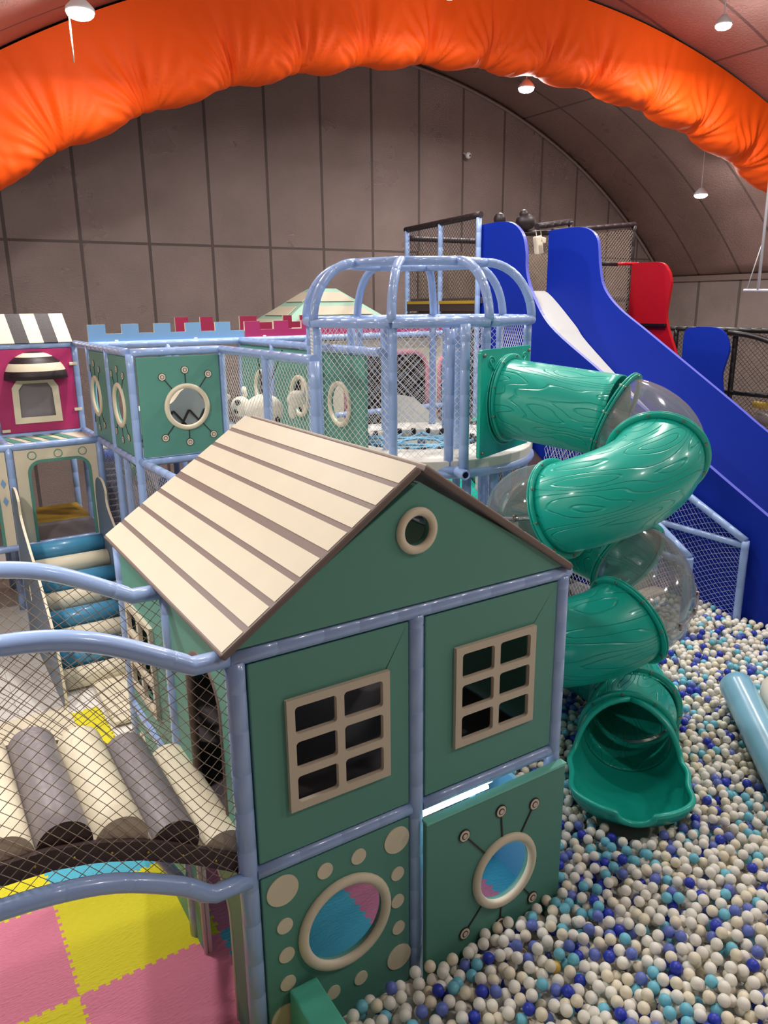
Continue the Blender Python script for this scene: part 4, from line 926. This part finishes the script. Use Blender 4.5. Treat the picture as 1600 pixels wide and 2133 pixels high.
# ------------------------------------------------------------------ orange fabric duct over the arch
def duct():
    s0, s1 = -3.2, 17.6; NS, NC = 620, 40; vs = []
    gath = []; x = -3.4
    while x < 18: gath.append((x, random.uniform(.7, 1.2))); x += random.uniform(1.0, 1.5)
    gx = np.array([g[0] for g in gath])
    for i in range(NS + 1):
        a = -.715 + 1.44 * i / NS      # arch angle
        X = RX + (RR - .05) * math.sin(a)
        if X < X0w + .05: X = X0w + .05
        Yc = 9.55 - .195 * X
        h = interp([-3, 1, 5, 9, 13, 17.5], [1.32, 1.36, 1.36, 1.28, 1.2, 1.08], X)
        k = int(np.argmin(np.abs(gx - X))); dg = abs(gx[k] - X) ; k2 = np.searchsorted(gx, X); g0, g1 = gx[max(k2 - 1, 0)], gx[min(k2, len(gx) - 1)]
        u = (X - g0) / max(g1 - g0, .1); bil = math.sin(PI * min(max(u, 0), 1)) ** .7
        for c in range(NC + 1):
            f = c / NC; th = f * PI * 1.5 - PI * .25           # front top -> bottom -> back top
            w = .42 * (.75 + .35 * bil * math.sin(PI * f))
            # profile: straight drop, rounded bottom
            py = -math.cos(th * 2 / 3 + PI / 6 if 0 else f * PI) * w
            pz = -h * (math.sin(f * PI) ** .55) * (.95 + .05 * bil)
            dd = abs(X - gx[k]); ang = math.atan2(dd, (h + pz) * .9 + .12)
            wr = .06 * math.sin(ang * 21 + k * 2) * math.exp(-dd * 1.9) * math.sin(2 * PI * min(f, .5))  + .012 * math.sin(X * 23 + 5 * f + math.sin(X * 3) * 3) * math.sin(PI * f) ** 2
            fold = .07 * math.sin((u - .5) ** 2 * 26 * (1 if u < .5 else -1) - f * 9) * bil * math.sin(PI * f) 
            ny = -math.cos(f * PI); bulge = .16 * bil * math.sin(PI * min(1, f * 1.6)) ** 2
            d = wr + fold
            r = RR - .03 + pz * 1.0 - (d * .35 * math.sin(f * PI))
            vs.append((RX + r * math.sin(a), Yc + py + ny * d - (bulge if f < .5 else 0), RZ + r * math.cos(a)))
    mb = MB().add(vs, [(i * (NC + 1) + c, i * (NC + 1) + c + 1, (i + 1) * (NC + 1) + c + 1, (i + 1) * (NC + 1) + c) for i in range(NS) for c in range(NC)], 0, True)
    return build(mb, 'fabric_duct', 'orange')
tag(duct(), 'long orange gathered fabric duct following the curve of the roof', 'fabric duct')

# ------------------------------------------------------------------ lamps
def lamp(x, y, z, cord, label, pw, visible=True, grp='pendant lamps', r=.12):
    t = thing('pendant_lamp', (x, y, z), label, 'lamp', grp)
    build(MB().tube([(x, y, z + .05), (x, y, z + .09), (x, y, z + .16), (x, y, z + .2)], .1, 20, rf=lambda q: r * (1.05 if q < .4 else .6 if q < .9 else .3)), 'housing', 'lamp_body', t)
    build(MB().ball((x, y, z + .04), r, 0, 20, 10, (1, 1, .45)), 'diffuser', 'lamp_glow', t)
    if cord: build(MB().tube([(x, y, z + .18), (x, y, cord)], .012, 6), 'cord', 'lamp_body', t)
    l = bpy.data.lights.new('lamp_light', 'AREA'); l.shape = 'DISK'; l.size = .32; l.energy = pw; l.color = (1, .955, .9)
    lo = bpy.data.objects.new('lamp_light', l); COL.objects.link(lo); lo.location = (x, y, z - .075)
    l = bpy.data.lights.new('bulb_light', 'POINT'); l.energy = pw * .28 if y > -4 else pw * 1.3; l.shadow_soft_size = .12; l.color = (1, .955, .9)
    lo = bpy.data.objects.new('bulb_light', l); COL.objects.link(lo); lo.location = (x, y, z - .15)
    return t
roofz = lambda x: RZ + math.sqrt(RR ** 2 - (x - RX) ** 2)
PW = 190
t = lamp(1.22, 6.9, 7.22, roofz(1.22), 'largest pendant lamp, at the top left in front of the orange duct', PW, r=.15)
build(MB().tube([(1.1, 6.92, 7.22), (1.1, 6.92, 6.75)], .008, 6), 'strap', 'cream', t)
lamp(9.42, 8.54, 7.8, roofz(9.42), 'pendant lamp just below the duct at the middle of the roof', PW, r=.14)
lamp(10.68, 5.418, 8.18, roofz(10.68), 'pendant lamp at the top right corner above the duct', PW)
lamp(14.6, 8.44, 6.28, roofz(14.6), 'lowest pendant lamp on a long cord, right side', PW * .6, r=.14)
for x, y, k in ((2.4, 1.2, .16), (7.2, 2.2, 1.05), (4.8, 4.6, .9), (-1.2, .4, .36), (-1.7, 3.2, .6), (3.5, -4.6, .35), (8.5, -4.6, .5), (13, -4, .6), (6.2, 6.6, .4)):  # unseen lamps, added for their light on roof, mats, floor and back wall
    lamp(x, y, roofz(x) - .9, roofz(x), 'unseen pendant lamp added above the play area for its light, beyond the top of the frame', PW * k, grp='unseen lamps added above the frame')
cm = thing('wall_camera', (10.67, 11.9, 7.3), 'small white security camera on the back wall', 'camera')
build(MB().ball((10.67, 11.8, 7.32), .07, 0, 14, 8).tube([(10.67, 11.85, 7.34), (10.67, 11.99, 7.4)], .02, 8), 'body', 'lamp_body', cm); build(MB().ball((10.67, 11.745, 7.31), .025, 0, 10, 6), 'lens', 'black', cm)

# ------------------------------------------------------------------ ball pit
D = .072
def surf(x, y):
    return .145 + .034 * max(0, x - 1) + .035 * math.sin(x * 1.9 + y) * math.cos(y * 1.7 - x * .6) + (.03 if y < -1 else 0)
PIT = [(.36, -.13), (.36, -1.0), (1.2, -2.3), (3.2, -2.5), (7.05, .4), (7.05, 3.3), (5.4, 3.3), (5.0, 2.6), (2.22, 2.4), (2.22, -.13)]
def inpit(x, y):
    c = False; n = len(PIT)
    for i in range(n):
        x1, y1 = PIT[i]; x2, y2 = PIT[(i + 1) % n]
        if (y1 > y) != (y2 > y) and x < (x2 - x1) * (y - y1) / (y2 - y1) + x1: c = not c
    return c
obst = [(hel(t), TR + .045) for t in np.linspace(1.5, 2.28, 44)] + [(exitp(s), TR + .03) for s in np.linspace(0, .8, 30)] + [(exitp(s), .36 - .9 * (s - .8)) for s in np.linspace(.8, .95, 8)]
obst += [(ax0.lerp(ax1, k / 20), .19) for k in range(21)] + [(cc + dz * u_ + side * v_ + V3(0, 0, .02), .3) for u_ in (-.35, -.1, .15, .35) for v_ in (-.12, .12)]
posts_ = [(6.05, 1.85), (6.98, 1.78), (4.55, 1.75), (6.05, 3.0), (6.98, 3.0)]
def blocked(p):
    for c, r in obst:
        dx, dy, dz_ = p[0] - c.x, p[1] - c.y, p[2] - c.z
        if dx * dx + dy * dy + dz_ * dz_ < (r + D / 2) ** 2: return True
    if p[0] < 4.2 and -.8 < p[1] < 1.4 and ((CHV - np.array(p)) ** 2).sum(1).min() < (D / 2 + .03) ** 2: return True
    for x, y in posts_:
        if (p[0] - x) ** 2 + (p[1] - y) ** 2 < (.05 + D / 2) ** 2: return True
    return False
grid = {}; balls = []
cs = D
def drop(x, y, base):
    z = base; gx, gy = int(x // cs), int(y // cs)
    for i in (-1, 0, 1):
        for j in (-1, 0, 1):
            for b in grid.get((gx + i, gy + j), ()):
                d2 = (b[0] - x) ** 2 + (b[1] - y) ** 2
                if d2 < D * D:
                    zz = b[2] + math.sqrt(D * D - d2)
                    if zz > z: z = zz
    return z
tries = 62000
R_ = rng.rand(tries, 2); J = rng.randn(tries, 10) * .032
for q in range(tries):
    x, y = .36 + R_[q, 0] * 6.7, -2.5 + R_[q, 1] * 5.8
    if not inpit(x, y): continue
    sf = surf(x, y); base = sf - .15; best = None
    for k in range(5):
        xx, yy = x + J[q, 2 * k] * (k > 0), y + J[q, 2 * k + 1] * (k > 0)
        if not inpit(xx, yy): continue
        z = drop(xx, yy, base)
        if best is None or z < best[2]: best = (xx, yy, z)
    if best is None or best[2] > surf(best[0], best[1]) + .02 or blocked(best): continue
    balls.append(best); grid.setdefault((int(best[0] // cs), int(best[1] // cs)), []).append(best)
# pit bed under the balls
NX, NY = 60, 50; vs = []; idx = {}
mb = MB()
for i in range(NX):
    for j in range(NY):
        x = .36 + i * 6.7 / NX; y = -2.5 + j * 5.8 / NY; x2 = x + 6.7 / NX; y2 = y + 5.8 / NY
        if inpit((x + x2) / 2, (y + y2) / 2) and all((c.x - x) ** 2 + (c.y - y) ** 2 > .11 for c, r in obst[:66] if c.z < .5): mb.add([(a, b, surf(a, b) - .188) for a, b in ((x, y), (x2, y), (x2, y2), (x, y2))], [(0, 1, 2, 3)], 0, True)
tag(build(mb, 'pit_bed', 'white_pad'), 'padded bed under the plastic balls of the pit', 'pit bed')
def vis(p):
    v = V3(p) - CAM; z = v.dot(cf)
    if z < .1: return None
    px = 800 + 1590 * v.dot(cr) / z; py = 1066.5 - 1590 * v.dot(cu) / z
    return (px, py, z) if -5 < px < 1605 and -5 < py < 2138 else None
def topmost(b):
    gx, gy = int(b[0] // cs), int(b[1] // cs)
    for i in (-1, 0, 1):
        for j in (-1, 0, 1):
            for c in grid.get((gx + i, gy + j), ()):
                if c[2] > b[2] + .03 and (c[0] - b[0]) ** 2 + (c[1] - b[1]) ** 2 < .0022: return False
    return True
vb = []
for n_, b in enumerate(balls):
    v = vis(b)
    if v and topmost(b) and not (b[0] < 2.17 and b[1] > -.02): vb.append((v[2], n_, v))
vb.sort(); near = [(n_, v) for _, n_, v in vb[:300]]; nearset = {n_ for n_, _ in near}
yel = min(near, key=lambda a: abs(a[1][0] - 1168) + abs(a[1][1] - 2012))[0]
import bmesh
def ico(sub):
    bm = bmesh.new(); bmesh.ops.create_icosphere(bm, subdivisions=sub, radius=D / 2); v = np.array([x.co[:] for x in bm.verts]); f = np.array([[w.index for w in x.verts] for x in bm.faces]); bm.free(); return v, f
v3, f3 = ico(4)
bmesh_ = []
for n_, c in BALLC:
    me = bpy.data.meshes.new('plastic_ball'); me.from_pydata(v3.tolist(), [], f3.tolist()); me.materials.append(MATS[n_]); me.polygons.foreach_set('use_smooth', [True] * len(f3)); bmesh_.append(me)
col = rng.choice(5, size=len(balls), p=[.47, .23, .12, .09, .09]); col[yel] = 5
LB = ['white plastic ball in the nearest part of the pit, among balls of four other colours', 'cream plastic ball in the nearest part of the pit, warmer than the white ones', 'light aqua blue plastic ball in the nearest part of the pit',
      'deep blue plastic ball in the nearest part of the pit', 'muted periwinkle plastic ball in the nearest part of the pit', 'the only yellow plastic ball, near the bottom of the pit']
GR = ['white balls nearest the camera', 'cream balls nearest the camera', 'aqua balls nearest the camera', 'deep blue balls nearest the camera', 'periwinkle balls nearest the camera', None]
for n_, v in near:
    o = bpy.data.objects.new('plastic_ball', bmesh_[col[n_]]); COL.objects.link(o); o.location = balls[n_]; tag(o, LB[col[n_]], 'ball', GR[col[n_]])
v2, f2 = ico(3 if False else 2); v2 = v2 * 1.012
rest = np.array([b for n_, b in enumerate(balls) if n_ not in nearset]); rc = np.array([col[n_] for n_ in range(len(balls)) if n_ not in nearset])
# finer spheres for balls close enough to show
VS = (rest[:, None, :] + v2[None]).reshape(-1, 3); FS = (f2[None] + (np.arange(len(rest)) * len(v2))[:, None, None]).reshape(-1, 3)
me = bpy.data.meshes.new('ball_pit_balls'); me.vertices.add(len(VS)); me.vertices.foreach_set('co', VS.astype(np.float32).ravel())
me.loops.add(FS.size); me.loops.foreach_set('vertex_index', FS.astype(np.int32).ravel())
me.polygons.add(len(FS)); me.polygons.foreach_set('loop_start', np.arange(0, FS.size, 3, dtype=np.int32))
me.polygons.foreach_set('material_index', np.repeat(rc, len(f2)).astype(np.int32)); me.polygons.foreach_set('use_smooth', np.ones(len(FS), dtype=bool))
for n_, c in BALLC: me.materials.append(MATS[n_])
me.update(calc_edges=True)
o = bpy.data.objects.new('ball_pit_balls', me); COL.objects.link(o)
tag(o, 'hundreds of white, cream and blue plastic balls filling the rest of the pit', 'balls', kind='stuff')
print('balls', len(balls))

# ------------------------------------------------------------------ world and view
w = bpy.data.worlds.new('world'); SC.world = w; w.use_nodes = True
w.node_tree.nodes['Background'].inputs[0].default_value = (.5, .5, .52, 1); w.node_tree.nodes['Background'].inputs[1].default_value = .1
SC.view_settings.view_transform = 'Standard'; SC.view_settings.look = 'None'; SC.view_settings.exposure = -.03; SC.view_settings.gamma = 1; SC.view_settings.use_curve_mapping = False
